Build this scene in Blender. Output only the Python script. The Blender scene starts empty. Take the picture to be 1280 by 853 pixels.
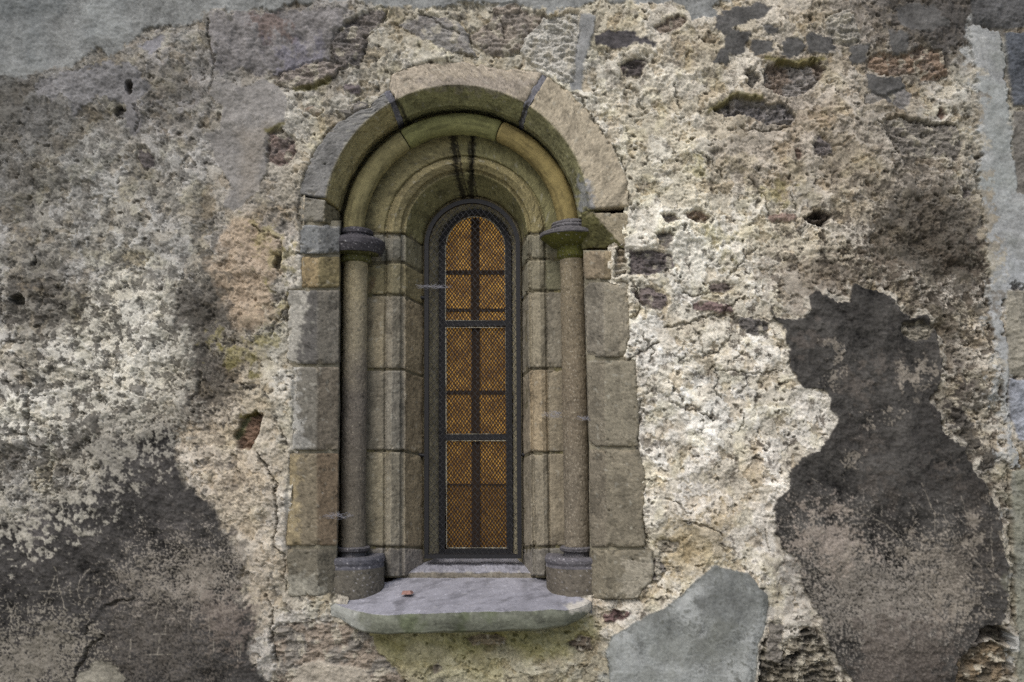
import bpy, math, random
import numpy as np
from mathutils import Vector, Matrix
f32 = np.float32
C = bpy.context.scene.collection
random.seed(7)
RNG = np.random.RandomState(11)

# ------------------------------------------------------------------ camera model
F = 1130.0; CX = 640.0; CY = 426.5; VPX = 716.0; VPY = 556.0; ROLL = 0.010
D = F / 330.0; EYE = 1.65
th = math.atan((VPY - CY) / F)
ps = math.atan(-(VPX - CX) / F * math.cos(th))
fwd = np.array([math.sin(ps) * math.cos(th), math.cos(ps) * math.cos(th), math.sin(th)])
rgt = np.array([math.cos(ps), -math.sin(ps), 0.0])
upv = np.cross(rgt, fwd)
cr, sr = math.cos(ROLL), math.sin(ROLL)
rgt2 = rgt * cr - upv * sr          # picture content turns counter-clockwise
upv2 = upv * cr + rgt * sr
CAM = np.array([0.0, -D, EYE])

def un(px, py, dep=0.0):
    """measured photo point at a depth behind the wall face -> world point"""
    px = np.asarray(px, float); py = np.asarray(py, float); dep = np.asarray(dep, float)
    a = (px - CX) / F; b = (CY - py) / F
    d = fwd + a[..., None] * rgt2 + b[..., None] * upv2
    t = (dep + D) / d[..., 1]
    return CAM + d * t[..., None]

# ------------------------------------------------------------------ numpy noise
def _perm(seed):
    r = np.random.RandomState(seed)
    p = r.permutation(256).astype(np.int32)
    a = r.rand(256) * 2 * math.pi
    return np.concatenate([p, p]), np.cos(a).astype(f32), np.sin(a).astype(f32)

def perlin(x, y, seed=0):
    p, gx, gy = _perm(seed)
    x = np.asarray(x, f32); y = np.asarray(y, f32)
    xi = np.floor(x); yi = np.floor(y)
    xf = x - xi; yf = y - yi
    xi = xi.astype(np.int32) & 255; yi = yi.astype(np.int32) & 255
    u = xf * xf * xf * (xf * (xf * 6 - 15) + 10); v = yf * yf * yf * (yf * (yf * 6 - 15) + 10)
    def g(ix, iy, dx, dy):
        h = p[p[ix & 255] + (iy & 255)]
        return gx[h] * dx + gy[h] * dy
    n00 = g(xi, yi, xf, yf); n10 = g(xi + 1, yi, xf - 1, yf)
    n01 = g(xi, yi + 1, xf, yf - 1); n11 = g(xi + 1, yi + 1, xf - 1, yf - 1)
    a = n00 + u * (n10 - n00); b = n01 + u * (n11 - n01)
    return a + v * (b - a)

def fbm(x, y, scale, octv=4, seed=0, gain=0.5, ridge=False):
    out = 0; amp = 1.0; fx = 1.0 / scale
    for o in range(octv):
        n = perlin(x * fx + 17.3 * o, y * fx - 9.1 * o, seed + o)
        if ridge: n = 1 - 2 * np.abs(n) * 1.6
        out = out + amp * n
        amp *= gain; fx *= 2.03
    return out

def nz(a):
    return ((a - a.mean()) / (a.std() + 1e-9)).astype(f32)

def worley(x, y, scale, seed=0):
    r = np.random.RandomState(seed); tx = r.rand(65536).astype(f32); ty = r.rand(65536).astype(f32); tr = r.rand(65536).astype(f32)
    x = x / scale; y = y / scale
    xi = np.floor(x).astype(np.int32); yi = np.floor(y).astype(np.int32)
    f1 = np.full(x.shape, 9, f32); f2 = np.full(x.shape, 9, f32); idv = np.zeros(x.shape, f32)
    for dx in (-1, 0, 1):
        for dy in (-1, 0, 1):
            cx = xi + dx; cy = yi + dy
            h = ((cx * 7919) ^ (cy * 104729)) & 65535
            d = np.sqrt((cx + tx[h] - x) ** 2 + (cy + ty[h] - y) ** 2).astype(f32)
            m = d < f1
            f2 = np.where(m, f1, np.minimum(f2, d)); idv = np.where(m, tr[h], idv); f1 = np.where(m, d, f1)
    return f1, f2, idv

def sm(a, b, x):
    t = np.clip((x - a) / (b - a), 0, 1)
    return t * t * (3 - 2 * t)

def uni(n):
    """normal-ish field (std 1) -> 0..1 evenly"""
    return 1 / (1 + np.exp(-1.702 * n))

def S(*c):
    if len(c) == 1: c = c[0]
    c = np.array(c, float) / 255
    return np.where(c <= 0.04045, c / 12.92, ((c + 0.055) / 1.055) ** 2.4).astype(f32)

def toward(c, ref, k):
    return tuple(np.array(c, float) * (1 - k) + np.array(ref, float) * k)
def grey(c, k):
    l = .3 * c[0] + .59 * c[1] + .11 * c[2]
    return toward(c, (l, l, l), k)

# ------------------------------------------------------------------ materials
def stone_mat(name, rough=0.9, grain=420.0, bump=0.35, dist=0.0015, spec=0.25, vary=0.16, tint=(1, 1, 1)):
    m = bpy.data.materials.new(name); m.use_nodes = True
    nt = m.node_tree; nt.nodes.clear(); N = nt.nodes.new; L = nt.links.new
    out = N('ShaderNodeOutputMaterial'); b = N('ShaderNodeBsdfPrincipled'); L(b.outputs[0], out.inputs[0])
    at = N('ShaderNodeAttribute'); at.attribute_name = 'Col'
    tc = N('ShaderNodeTexCoord')
    n1 = N('ShaderNodeTexNoise'); n1.inputs['Scale'].default_value = grain; n1.inputs['Detail'].default_value = 3; n1.inputs['Roughness'].default_value = 0.7
    L(tc.outputs['Object'], n1.inputs['Vector'])
    mr = N('ShaderNodeMapRange'); mr.inputs[1].default_value = 0.25; mr.inputs[2].default_value = 0.75
    mr.inputs[3].default_value = 1 - vary * 1.6; mr.inputs[4].default_value = 1 + vary * 1.6
    L(n1.outputs['Fac'], mr.inputs[0])
    mx = N('ShaderNodeMix'); mx.data_type = 'RGBA'; mx.blend_type = 'MULTIPLY'; mx.inputs[0].default_value = 1.0
    L(at.outputs['Color'], mx.inputs[6]); L(mr.outputs[0], mx.inputs[7])
    L(mx.outputs[2], b.inputs['Base Color'])
    n2 = N('ShaderNodeTexNoise'); n2.inputs['Scale'].default_value = grain * 0.45; n2.inputs['Detail'].default_value = 5; n2.inputs['Roughness'].default_value = 0.65
    L(tc.outputs['Object'], n2.inputs['Vector'])
    bp = N('ShaderNodeBump'); bp.inputs['Strength'].default_value = bump; bp.inputs['Distance'].default_value = dist
    L(n2.outputs['Fac'], bp.inputs['Height']); L(bp.outputs[0], b.inputs['Normal'])
    b.inputs['Roughness'].default_value = rough; b.inputs['Specular IOR Level'].default_value = spec
    return m

def plain_mat(name, col, rough=0.6, metal=0.0, grain=300.0, vary=0.25, bump=0.2):
    m = bpy.data.materials.new(name); m.use_nodes = True
    nt = m.node_tree; nt.nodes.clear(); N = nt.nodes.new; L = nt.links.new
    out = N('ShaderNodeOutputMaterial'); b = N('ShaderNodeBsdfPrincipled'); L(b.outputs[0], out.inputs[0])
    tc = N('ShaderNodeTexCoord'); n1 = N('ShaderNodeTexNoise'); n1.inputs['Scale'].default_value = grain; n1.inputs['Detail'].default_value = 4
    L(tc.outputs['Object'], n1.inputs['Vector'])
    cr_ = N('ShaderNodeValToRGB'); c = np.array(S(col), float)
    cr_.color_ramp.elements[0].position = 0.3; cr_.color_ramp.elements[1].position = 0.7
    cr_.color_ramp.elements[0].color = (*(c * (1 - vary)), 1); cr_.color_ramp.elements[1].color = (*np.minimum(c * (1 + vary), 1), 1)
    L(n1.outputs['Fac'], cr_.inputs[0]); L(cr_.outputs[0], b.inputs['Base Color'])
    bp = N('ShaderNodeBump'); bp.inputs['Strength'].default_value = bump; bp.inputs['Distance'].default_value = 0.001
    L(n1.outputs['Fac'], bp.inputs['Height']); L(bp.outputs[0], b.inputs['Normal'])
    b.inputs['Roughness'].default_value = rough; b.inputs['Metallic'].default_value = metal
    return m

M_RUB = stone_mat('lime_render', 0.95, 380, 0.5, 0.002, 0.15, 0.17)
M_SMO = stone_mat('smooth_cement', 0.85, 300, 0.25, 0.001, 0.25, 0.08)
M_DRK = stone_mat('dark_cement', 0.85, 420, 0.3, 0.0012, 0.25, 0.2)
M_RUBSTONE = stone_mat('field_stone', 0.85, 350, 0.5, 0.002, 0.3, 0.2)
M_ASH = stone_mat('sandstone', 0.88, 480, 0.4, 0.0014, 0.25, 0.17)
M_SILL = stone_mat('sill_cement', 0.75, 350, 0.15, 0.001, 0.3, 0.06)
M_IRON = plain_mat('black_iron', (22, 22, 26), 0.6, 0.0, 160, 0.4, 0.3)
M_WIRE = plain_mat('dull_wire', (40, 40, 43), 0.5, 0.3, 300, 0.3, 0.2)
M_PUTTY = plain_mat('old_putty', (172, 168, 150), 0.8, 0, 180, 0.35, 0.4)
M_SHADOW = plain_mat('cross_shadow', (44, 30, 17), 0.9, 0, 200, 0.3, 0.2)  # brown for the cross shadows seen through the glass
M_BRICK = plain_mat('brick', (150, 116, 106), 0.9, 0, 200, 0.25, 0.6)
M_WEB = plain_mat('dusty_silk', (180, 180, 190), 0.7, 0, 200, 0.15, 0.0)

# ------------------------------------------------------------------ mesh building
def prop(o, label=None, cat=None, group=None, kind=None):
    if label: o['label'] = label
    if cat: o['category'] = cat
    if group: o['group'] = group
    if kind: o['kind'] = kind
    return o

def thing(name, label, cat, loc=(0, 0, 0), group=None):
    o = bpy.data.objects.new(name, None); C.objects.link(o); o.location = loc; o.empty_display_size = 0.1
    return prop(o, label, cat, group, 'thing')

def link(name, me, mat, parent=None):
    o = bpy.data.objects.new(name, me); me.materials.append(mat); C.objects.link(o)
    if parent is not None:
        o.parent = parent
        mw = parent.matrix_basis.copy() if parent.parent is None else Matrix.Identity(4)
        o.matrix_parent_inverse = mw.inverted()
    return o

def raw_mesh(name, V, Q, col=None, smooth=True):
    """vertices (n,3), faces (m,4) or (m,3) arrays -> mesh with colour attribute"""
    Q = np.asarray(Q, np.int32); k = Q.shape[1]
    me = bpy.data.meshes.new(name)
    me.vertices.add(len(V)); me.vertices.foreach_set('co', np.asarray(V, f32).ravel())
    me.loops.add(Q.size); me.loops.foreach_set('vertex_index', Q.ravel())
    me.polygons.add(len(Q)); me.polygons.foreach_set('loop_start', np.arange(0, Q.size, k, dtype=np.int32))
    me.polygons.foreach_set('use_smooth', np.full(len(Q), smooth, dtype=bool))
    me.update(calc_edges=True)
    if col is not None:
        a = me.color_attributes.new('Col', 'FLOAT_COLOR', 'POINT')
        c4 = np.ones((len(V), 4), f32); c4[:, :3] = np.clip(col, 0.004, 0.95)
        a.data.foreach_set('color', c4.ravel())
    return me

def grid_faces(ny, nx, close=False):
    i = np.arange(ny * nx, dtype=np.int32).reshape(ny, nx)
    if close: i = np.concatenate([i, i[:, :1]], 1)
    return np.stack([i[:-1, :-1], i[1:, :-1], i[1:, 1:], i[:-1, 1:]], -1).reshape(-1, 4)

def normals_of(P):
    du = np.gradient(P, axis=1); dv = np.gradient(P, axis=0)
    n = np.cross(du, dv)
    return n / (np.linalg.norm(n, axis=-1, keepdims=True) + 1e-12)

class Soup:
    """collects boxes and tubes into ONE mesh"""
    def __init__(s): s.v = []; s.f = []; s.n = 0
    def box(s, lo, hi):
        x0, y0, z0 = lo; x1, y1, z1 = hi
        s.v += [(x0, y0, z0), (x1, y0, z0), (x1, y1, z0), (x0, y1, z0), (x0, y0, z1), (x1, y0, z1), (x1, y1, z1), (x0, y1, z1)]
        b = s.n
        s.f += [(b, b + 3, b + 2, b + 1), (b + 4, b + 5, b + 6, b + 7), (b, b + 1, b + 5, b + 4), (b + 1, b + 2, b + 6, b + 5), (b + 2, b + 3, b + 7, b + 6), (b + 3, b, b + 4, b + 7)]
        s.n += 8
    def tube(s, pts, r, k=6, closed=False, flat=1.0):
        pts = np.asarray(pts, float); n = len(pts)
        if closed: tan = np.roll(pts, -1, 0) - np.roll(pts, 1, 0)
        else: tan = np.gradient(pts, axis=0)
        tan /= np.linalg.norm(tan, axis=1, keepdims=True) + 1e-12
        ref = np.array([0, 1.0, 0])
        a = np.cross(tan, ref); ln = np.linalg.norm(a, axis=1, keepdims=True)
        a = np.where(ln < 1e-3, np.array([1.0, 0, 0]), a / (ln + 1e-12)); bb = np.cross(a, tan)
        b = s.n
        for j in range(n):
            rr = r[j] if hasattr(r, '__len__') else r
            for q in range(k):
                an = 2 * math.pi * (q + 0.5) / k
                s.v.append(tuple(pts[j] + a[j] * rr * math.cos(an) + bb[j] * rr * flat * math.sin(an)))
        for j in range(n if closed else n - 1):
            j2 = (j + 1) % n
            for q in range(k):
                q2 = (q + 1) % k
                s.f.append((b + j * k + q, b + j * k + q2, b + j2 * k + q2, b + j2 * k + q))
        s.n += n * k
    def build(s, name, mat, parent=None, smooth=False):
        return link(name, raw_mesh(name, np.array(s.v), np.array(s.f), None, smooth), mat, parent)

# ================================================================== THE WALL SKIN
def axis(lo, a, b, hi, step):
    mid = np.arange(a, b + step, step)
    def grow(start, end, sg):
        out = []; s = step; p = start
        while (end - p) * sg > 0:
            s = min(s * 1.06, 1.9) if abs(p - start) < 230 else min(s * 1.13, 14)
            p += s * sg; out.append(p)
        return out
    return np.array(grow(a, lo, -1)[::-1] + list(mid) + grow(b + step, hi, 1))
ground_py = CY + F * math.tan(math.atan(EYE / D) + th) + 8
xs = axis(-520, -8, 1288, 1800, 1.05)
ys = axis(-420, -8, 861, ground_py, 1.05)
PX, PY = np.meshgrid(xs.astype(f32), ys.astype(f32))
NY, NX = PX.shape
wx = fbm(PX, PY, 46, 2, 1) * 9 + fbm(PX, PY, 13, 3, 3) * 5.5 + fbm(PX, PY, 5.5, 2, 13) * 4.0
wy = fbm(PX, PY, 46, 2, 5) * 9 + fbm(PX, PY, 13, 3, 7) * 5.5 + fbm(PX, PY, 5.5, 2, 17) * 4.0
n160 = nz(fbm(PX, PY, 170, 2, 20)); n60 = nz(fbm(PX, PY, 64, 2, 23)); n25 = nz(fbm(PX, PY, 27, 2, 26))
n12 = nz(fbm(PX, PY, 13, 3, 30)); n6 = nz(fbm(PX, PY, 6.5, 3, 34)); n3 = nz(fbm(PX, PY, 3.3, 2, 38)); 
white = RNG.standard_normal(PX.shape).astype(f32)
bil = nz(fbm(PX, PY, 30, 4, 44, 0.55, True))           # billowed lumps
LX = PX + wx * 0.9; LY = PY + wy * 0.9
wzone = sm(780, 830, PX) * (1 - sm(1030, 1090, PX)) * sm(280, 360, PY)
wf1, wf2, wid = worley(LX, LY * 1.25, 34, 5)            # cracked plaster flakes
gf1, gf2, gid = worley(PX + wx * 0.5, PY + wy * 0.5, 7.5, 8)    # pebble grains

def rbf(pts, power=3.0):
    pts = np.array(pts, float)
    X = PX[::6, ::6] + 1.6 * wx[::6, ::6]; Y = PY[::6, ::6] + 1.6 * wy[::6, ::6]
    num = 0; den = 0
    for p in pts:
        w = 1.0 / (((X - p[0]) ** 2 + (Y - p[1]) ** 2) / 900 + 0.35) ** (power / 2)
        num = num + w[..., None] * p[2:]; den = den + w
    A = (num / den[..., None]).astype(f32)
    # bilinear up
    iy = np.arange(NY) / 6; ix = np.arange(NX) / 6
    y0 = np.minimum(iy.astype(int), A.shape[0] - 2); x0 = np.minimum(ix.astype(int), A.shape[1] - 2)
    fy = np.clip(iy - y0, 0, 1)[:, None, None].astype(f32); fx = np.clip(ix - x0, 0, 1)[None, :, None].astype(f32)
    A00 = A[y0][:, x0]; A01 = A[y0][:, x0 + 1]; A10 = A[y0 + 1][:, x0]; A11 = A[y0 + 1][:, x0 + 1]
    return (A00 * (1 - fx) + A01 * fx) * (1 - fy) + (A10 * (1 - fx) + A11 * fx) * fy

# x, y, plaster colour (sRGB), crust density, roughness
CP = [
 (20,150,118,116,110,.62,.9),(60,220,142,140,128,.45,1),(150,230,150,148,136,.4,1),(230,200,152,148,136,.34,1),(220,130,128,122,116,.42,1),
 (20,230,120,118,112,.55,1),(400,60,132,126,122,.2,.6),(400,150,186,180,162,.1,1),(400,220,180,172,154,.1,1),(300,230,156,150,140,.2,.8),
 (40,300,142,139,130,.5,1),(120,300,152,149,137,.48,1),(230,300,152,149,137,.42,1),(60,370,126,122,115,.6,1),(170,370,196,193,178,.3,1.1),
 (130,440,204,200,186,.36,1.2),(60,470,196,192,180,.42,1.2),(200,440,198,194,180,.38,1.2),(250,390,140,134,124,.64,1),(20,540,192,188,175,.42,1.2),
 (60,600,172,168,155,.56,1.2),(130,540,158,154,142,.62,1.1),(270,470,168,156,136,.42,1),(250,540,188,176,156,.14,.9),(280,600,190,178,158,.1,.9),
 (330,520,188,180,158,.08,.8),(330,650,188,180,164,.06,.7),(320,740,182,174,160,.06,.7),(335,800,176,170,158,.1,.8),(380,330,194,188,172,.08,.8),
 (370,450,182,178,166,.06,.6),(350,430,172,166,142,.12,.8),(330,300,172,158,140,.12,.9),(290,420,150,140,122,.3,1),
 (820,100,196,188,166,.18,1),(760,150,198,191,170,.14,1.1),(850,220,200,194,172,.18,1.1),(930,200,172,158,136,.22,1.1),(1000,150,168,154,134,.26,1),
 (1050,200,160,148,128,.32,1),(900,60,190,181,160,.26,1),(1000,40,174,163,142,.42,1.1),(1100,30,140,132,120,.62,1),(1180,40,106,102,97,.62,.9),
 (1200,120,182,175,157,.3,1),(1150,230,152,142,126,.38,1),(1200,240,165,157,140,.42,1.1),(1150,300,136,129,114,.8,1.2),(1100,300,156,147,130,.58,1.2),
 (1050,320,172,163,145,.48,1.2),(1000,300,190,181,160,.26,1.1),(950,280,204,197,177,.16,1.2),(880,300,212,207,188,.12,1.2),(850,420,222,218,204,.1,1.3),
 (930,430,216,210,193,.25,1.3),(900,520,220,216,201,.16,1.1),(960,520,214,208,193,.22,1.1),(850,600,220,213,197,.09,1),(900,640,208,197,176,.1,.9),
 (950,600,216,208,192,.12,1),(820,680,200,192,170,.1,1),(980,720,214,208,194,.1,.9),(990,760,196,188,170,.18,1),(1060,350,162,150,130,.42,1.1),
 (1190,380,178,168,150,.46,1.2),(1200,450,172,162,142,.42,1.2),(1210,530,176,168,150,.36,1.1),(1230,600,168,160,144,.5,1),(1200,320,118,112,102,.74,1.2),
 (1240,700,150,144,130,.3,.8),(500,60,184,178,160,.1,1),(560,100,172,164,138,.1,1),(700,60,190,186,172,.08,.8),(760,30,186,179,158,.18,1),(850,40,182,172,152,.24,1),
 (560,815,176,168,136,.04,.5),(490,800,170,162,130,.05,.5),(650,800,164,158,126,.04,.5),(700,830,174,166,138,.08,.7),(760,760,194,184,164,.14,1),(430,770,182,175,160,.08,.9),(400,760,182,176,160,.08,.8),
 (-100,300,130,127,120,.5,1),(-100,700,80,76,72,.5,1),(1400,400,150,150,148,.2,.8),(640,1000,150,146,132,.4,1),(1000,1000,140,130,120,.4,1),(300,1000,120,114,106,.4,1)]
def cp_fix(p):
    ul = p[0] < 330 and p[1] < 345
    k_ = 1.08 if 640 < p[0] < 1130 and p[1] < 340 else 1.03
    c = grey(np.array(p[2:5]) * (k_ * 1.07 if ul else k_), .6 if ul else .38)
    return (p[0], p[1], *S(c), p[5] * (.85 if ul else 1), p[6] * (.6 if ul else .95))
CPs = [cp_fix(p) for p in CP]
R = rbf(CPs, 3.2)
col = R[..., :3].copy(); crust_d = R[..., 3]; rgh = R[..., 4]

# --- base lime render height
lzone = sm(175, 90, np.hypot(PX - 150, (PY - 440) * 1.25)); rgh = rgh * (1 - .44 * wzone) * (1 - .30 * lzone)
fl = sm(0.02, 0.16, wf2 - wf1)                         # 0 in the seams between flakes
seam_gate = sm(-0.2, 0.9, n60 + 0.5 * n160)
H = (0.0085 * n160 + 0.0052 * n60 + rgh * (0.0028 * n25 + 0.0018 * bil + 0.0021 * n12 + 0.0015 * n6 + 0.00085 * n3) + 0.00035 * white)
# thin coats lost in sheets: ragged steps between layers, the outer skins smoother and paler
q1 = nz(fbm(LX, LY * 1.2, 85, 5, 210, .56)); q2 = nz(fbm(LX + 300, LY * 1.25, 48, 5, 220, .56)); q3 = nz(fbm(LX, LY + 500, 30, 4, 228, .55))
lay1 = sm(-.035, .035, q1 + .15); lay2 = sm(-.045, .045, q2 - .35); lay3 = sm(-.05, .05, q3 - 1.05)
skin_ = lay2 * (1 - lay3)
H = H - rgh * skin_ * .62 * (0.0018 * bil + 0.0021 * n12 + 0.0015 * n6 + 0.00085 * n3) + .0036 * lay1 + .0030 * lay2 - .0042 * lay3
zoneR = sm(760, 830, PX) * (1 - sm(1130, 1230, PX)) * sm(180, 330, PY + 0.3 * (PX - 800))
H += zoneR * (0.0030 * sm(0.0, 0.55, wf2 - wf1) * (0.4 + 0.6 * seam_gate) - 0.003)
H -= zoneR * seam_gate * (1 - fl) * 0.004 * sm(0.0, 0.4, n25 + 0.3)
grain = (gid > 0.62) * sm(0.55, 0.2, gf1)
H += 0.0022 * grain * rgh
pf1, pf2, pid = worley(PX + wx * 0.6, (PY + wy * 0.6) * 1.35, 12.5, 19)
pit = (pid > 0.74 - .10 * wzone + .14 * (PX < 340) * (PY < 350)) * sm(0.30, 0.14, pf1 + 0.05 * n3) * sm(-1.2, 0.6, n25 + 0.4 * n60)
H -= 0.007 * pit
# --- crust: eroded, darkened skin; pale skin survives between
cn = nz(fbm(PX + wx * 0.3, PY + wy * 0.3, 14, 5, 60, 0.66) + 0.35 * nz(fbm(PX, PY, 60, 2, 66)) * 0.35)
cu = uni(cn + 0.18 * white)
rightz = sm(640, 760, PX)
crust = sm(-0.10, 0.10, crust_d * (1 - .42 * rightz) - cu) * (0.84 - 0.30 * rightz * sm(330, 180, PY)) * (1 - .14 * (1 - rightz) * sm(400, 300, PY + .2 * np.abs(PX - 160)))
ulz = ((1 - rightz) * sm(420, 320, PY + .2 * np.abs(PX - 160)))[..., None]
crcol = (S(74, 71, 66) * (1 - ulz) + S(101, 99, 94) * ulz) * (1 - rightz[..., None]) + S(78, 71, 63) * rightz[..., None]
crcol = crcol * (1 + 0.28 * n12 + 0.18 * n3)[..., None]
H -= 0.0030 * crust * rgh
# plaster tone variety
lowt = (1 - lay1)[..., None]; col = col * (1 - lowt * (1 - np.array([.87, .85, .80], f32))) * (1 + .06 * skin_[..., None]) * (1 - lay3[..., None] * (1 - np.array([.84, .80, .74], f32)))
col = col * (1 + 0.075 * n60 + 0.08 * n25 + 0.06 * n12 + 0.055 * n6 + 0.10 * n3 + 0.06 * white)[..., None]
mossy = sm(0.5, 1.8, nz(fbm(PX, PY, 38, 4, 71)))[..., None]
col = col * (1 - mossy * 0.5 * (1 - np.array([0.97, 0.96, 0.82], f32)))
tanm = sm(0.4, 1.7, nz(fbm(PX, PY, 48, 4, 81)))[..., None]
col = col * (1 - tanm * (1 - np.array([0.88, 0.85, 0.80], f32)))
col = col * (1 - crust[..., None]) + crcol * crust[..., None]
col = col * (1 - (0.75 * pit)[..., None]) + S(66, 60, 50) * (0.75 * pit)[..., None]
gcol = np.stack([0.55 + 0.7 * gid, 0.52 + 0.66 * gid, 0.5 + 0.62 * gid], -1)
col = col * (1 - (grain * 0.35)[..., None] * (1 - gcol * 0.8))

reg = np.zeros(PX.shape, np.int16)
NAMES = [('rough_render', M_RUB, None)]

def box_of(poly, pad):
    p = np.array(poly); 
    j0, j1 = np.searchsorted(xs, [p[:, 0].min() - pad, p[:, 0].max() + pad]); i0, i1 = np.searchsorted(ys, [p[:, 1].min() - pad, p[:, 1].max() + pad])
    return slice(max(i0, 0), min(i1, NY)), slice(max(j0, 0), min(j1, NX))

def sd_poly(x, y, poly):
    """signed distance, positive inside"""
    P = np.array(poly, f32); d = np.full(x.shape, 1e9, f32); ins = np.zeros(x.shape, bool)
    for a, b in zip(P, np.roll(P, -1, 0)):
        ex, ey = b - a; px = x - a[0]; py = y - a[1]
        t = np.clip((px * ex + py * ey) / (ex * ex + ey * ey + 1e-9), 0, 1)
        d = np.minimum(d, (px - ex * t) ** 2 + (py - ey * t) ** 2)
        c = ((a[1] <= y) & (b[1] > y)) | ((b[1] <= y) & (a[1] > y))
        with np.errstate(divide='ignore', invalid='ignore'):
            xi = a[0] + (y - a[1]) / (ey if abs(ey) > 1e-9 else 1e-9) * ex
        ins ^= c & (x < xi)
    d = np.sqrt(d)
    return np.where(ins, d, -d)

def sd_line(x, y, pl):
    d = np.full(x.shape, 1e9, f32); P = np.array(pl, f32)
    for a, b in zip(P[:-1], P[1:]):
        ex, ey = b - a; px = x - a[0]; py = y - a[1]
        t = np.clip((px * ex + py * ey) / (ex * ex + ey * ey + 1e-9), 0, 1)
        d = np.minimum(d, (px - ex * t) ** 2 + (py - ey * t) ** 2)
    return np.sqrt(d)

def region(poly, warp=1.0, pad=24):
    sl = box_of(poly, pad)
    x = PX[sl] + wx[sl] * warp; y = PY[sl] + wy[sl] * warp
    return sl, sd_poly(x, y, poly)

def patch(name, poly, c, base, rough, warp=0.8, mat=M_SMO, edge=1.6, follow=0.7, lip=0.0, label=None, part=True, mott=0.1, soft=None):
    """a coat lying on the wall: base = how far it stands proud"""
    sl, sd = region(poly, warp)
    m = sm(-edge, edge, sd)
    h = follow * (0.0085 * n160[sl] + 0.0052 * n60[sl]) + base + rough * (0.0012 * n25[sl] + 0.0007 * n12[sl] + 0.0005 * n6[sl] + 0.0003 * n3[sl]) - lip * sm(14, 0, sd)
    H[sl] = H[sl] * (1 - m) + h * m
    cc = S(c) * (1 + mott * n60[sl] + 0.7 * mott * n25[sl] + 0.5 * mott * n12[sl] + 0.5 * mott * n6[sl] + 0.5 * mott * n3[sl] + 0.08 * white[sl])[..., None]
    blot = sm(.2, 1.1, cn[sl] + .4 * n60[sl])[..., None]; cc = cc * (1 - .18 * blot)
    mc = m if soft is None else sm(-soft, soft, sd + 0.5 * soft * cn[sl])
    col[sl] = col[sl] * (1 - mc[..., None]) + cc * mc[..., None]
    if part:
        NAMES.append((name, mat, label)); reg[sl][sd > 0] = len(NAMES) - 1
    return sl, sd

def stone(poly, c, dep, rough=1.0, tilt=(0, 0), c2=None, warp=0.55, label=None, strata=0.0, cav=0.0):
    """a rubble stone showing through the render; dep < 0 lies back in a hole"""
    sl, sd = region(poly, warp)
    m = sm(-1.2, 1.4, sd)
    P = np.array(poly); cx, cy = P.mean(0); w = max(P[:, 0].max() - P[:, 0].min(), P[:, 1].max() - P[:, 1].min())
    x = (PX[sl] - cx) / w; y = (PY[sl] - cy) / w
    fac = nz(fbm(PX[sl] + 5 * wx[sl] * 0.3, PY[sl] * 1.6, 20, 4, 90 + len(NAMES), 0.55, True))
    h = dep + rough * (0.0040 * fac + 0.0014 * n12[sl] + 0.0008 * n6[sl] + 0.0005 * n3[sl]) + tilt[0] * x + tilt[1] * y - 0.004 * sm(7, 0, sd) + 0.003 * n60[sl] * 0.4
    if strata: h += strata * np.sin((PY[sl] + 0.25 * PX[sl] + 3 * wy[sl]) / 5.5)
    if cav: h -= cav * sm(0, 10, sd)
    H[sl] = H[sl] * (1 - m) + h * m
    if dep > -.015: H[sl] -= .0075 * sm(-3.6, -1.2, sd) * sm(1.0, -.6, sd) * sm(-.9, .3, n12[sl] + .4)
    c = toward(grey(c, .40), (142, 137, 126), .14); c2 = c2 if c2 is None else toward(grey(c2, .40), (142, 137, 126), .14)
    base = S(c)[None, None, :] * np.ones(h.shape + (1,), f32)
    if c2 is not None:
        k = sm(-0.5, 0.7, nz(fbm(PX[sl], PY[sl], 30, 3, 130 + len(NAMES))))[..., None]; base = base * (1 - k) + S(c2) * k
    cc = base * (1 + 0.12 * fac + 0.1 * n12[sl] + 0.08 * n3[sl] + 0.06 * white[sl])[..., None]
    if dep > -.015:      # mortar smears left on the stone's face
        smear = sm(.55, 1.3, nz(fbm(PX[sl], PY[sl], 16, 4, 171))) * .7
        cc = cc * (1 - smear[..., None]) + (S(176, 170, 154) * (1 + .1 * n12[sl] + .1 * white[sl])[..., None]) * smear[..., None]; H[sl] += m * smear * .0016
    col[sl] = col[sl] * (1 - m[..., None]) + cc * m[..., None]
    NAMES.append(('exposed_stone', M_RUBSTONE, label)); reg[sl][sd > 0] = len(NAMES) - 1

def tint(poly, c, k, warp=2.0, soft=14, noise=0.8, nfield=None):
    """stain or wear: mixes a colour in with a broken edge"""
    sl, sd = region(poly, warp, 50)
    nf = cn if nfield is None else nfield
    m = (sm(-soft, soft, sd + noise * soft * nf[sl]) * k)[..., None]
    cc = S(c) * (1 + 0.08 * n12[sl] + 0.08 * n3[sl] + 0.05 * white[sl])[..., None]
    col[sl] = col[sl] * (1 - m) + cc * m

def crack(pl, w=1.3, dep=0.011, warp=0.7, c=(70, 64, 54), k=0.5):
    sl = box_of(pl, 16)
    d = sd_line(PX[sl] + wx[sl] * warp, PY[sl] + wy[sl] * warp, pl) / (1 + 0.35 * n12[sl].clip(-1.5, 1.5))
    m = sm(w * 1.5, w * 0.4, d)
    H[sl] -= dep * m
    col[sl] = col[sl] * (1 - (m * k)[..., None]) + S(c) * (m * k)[..., None]

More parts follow.
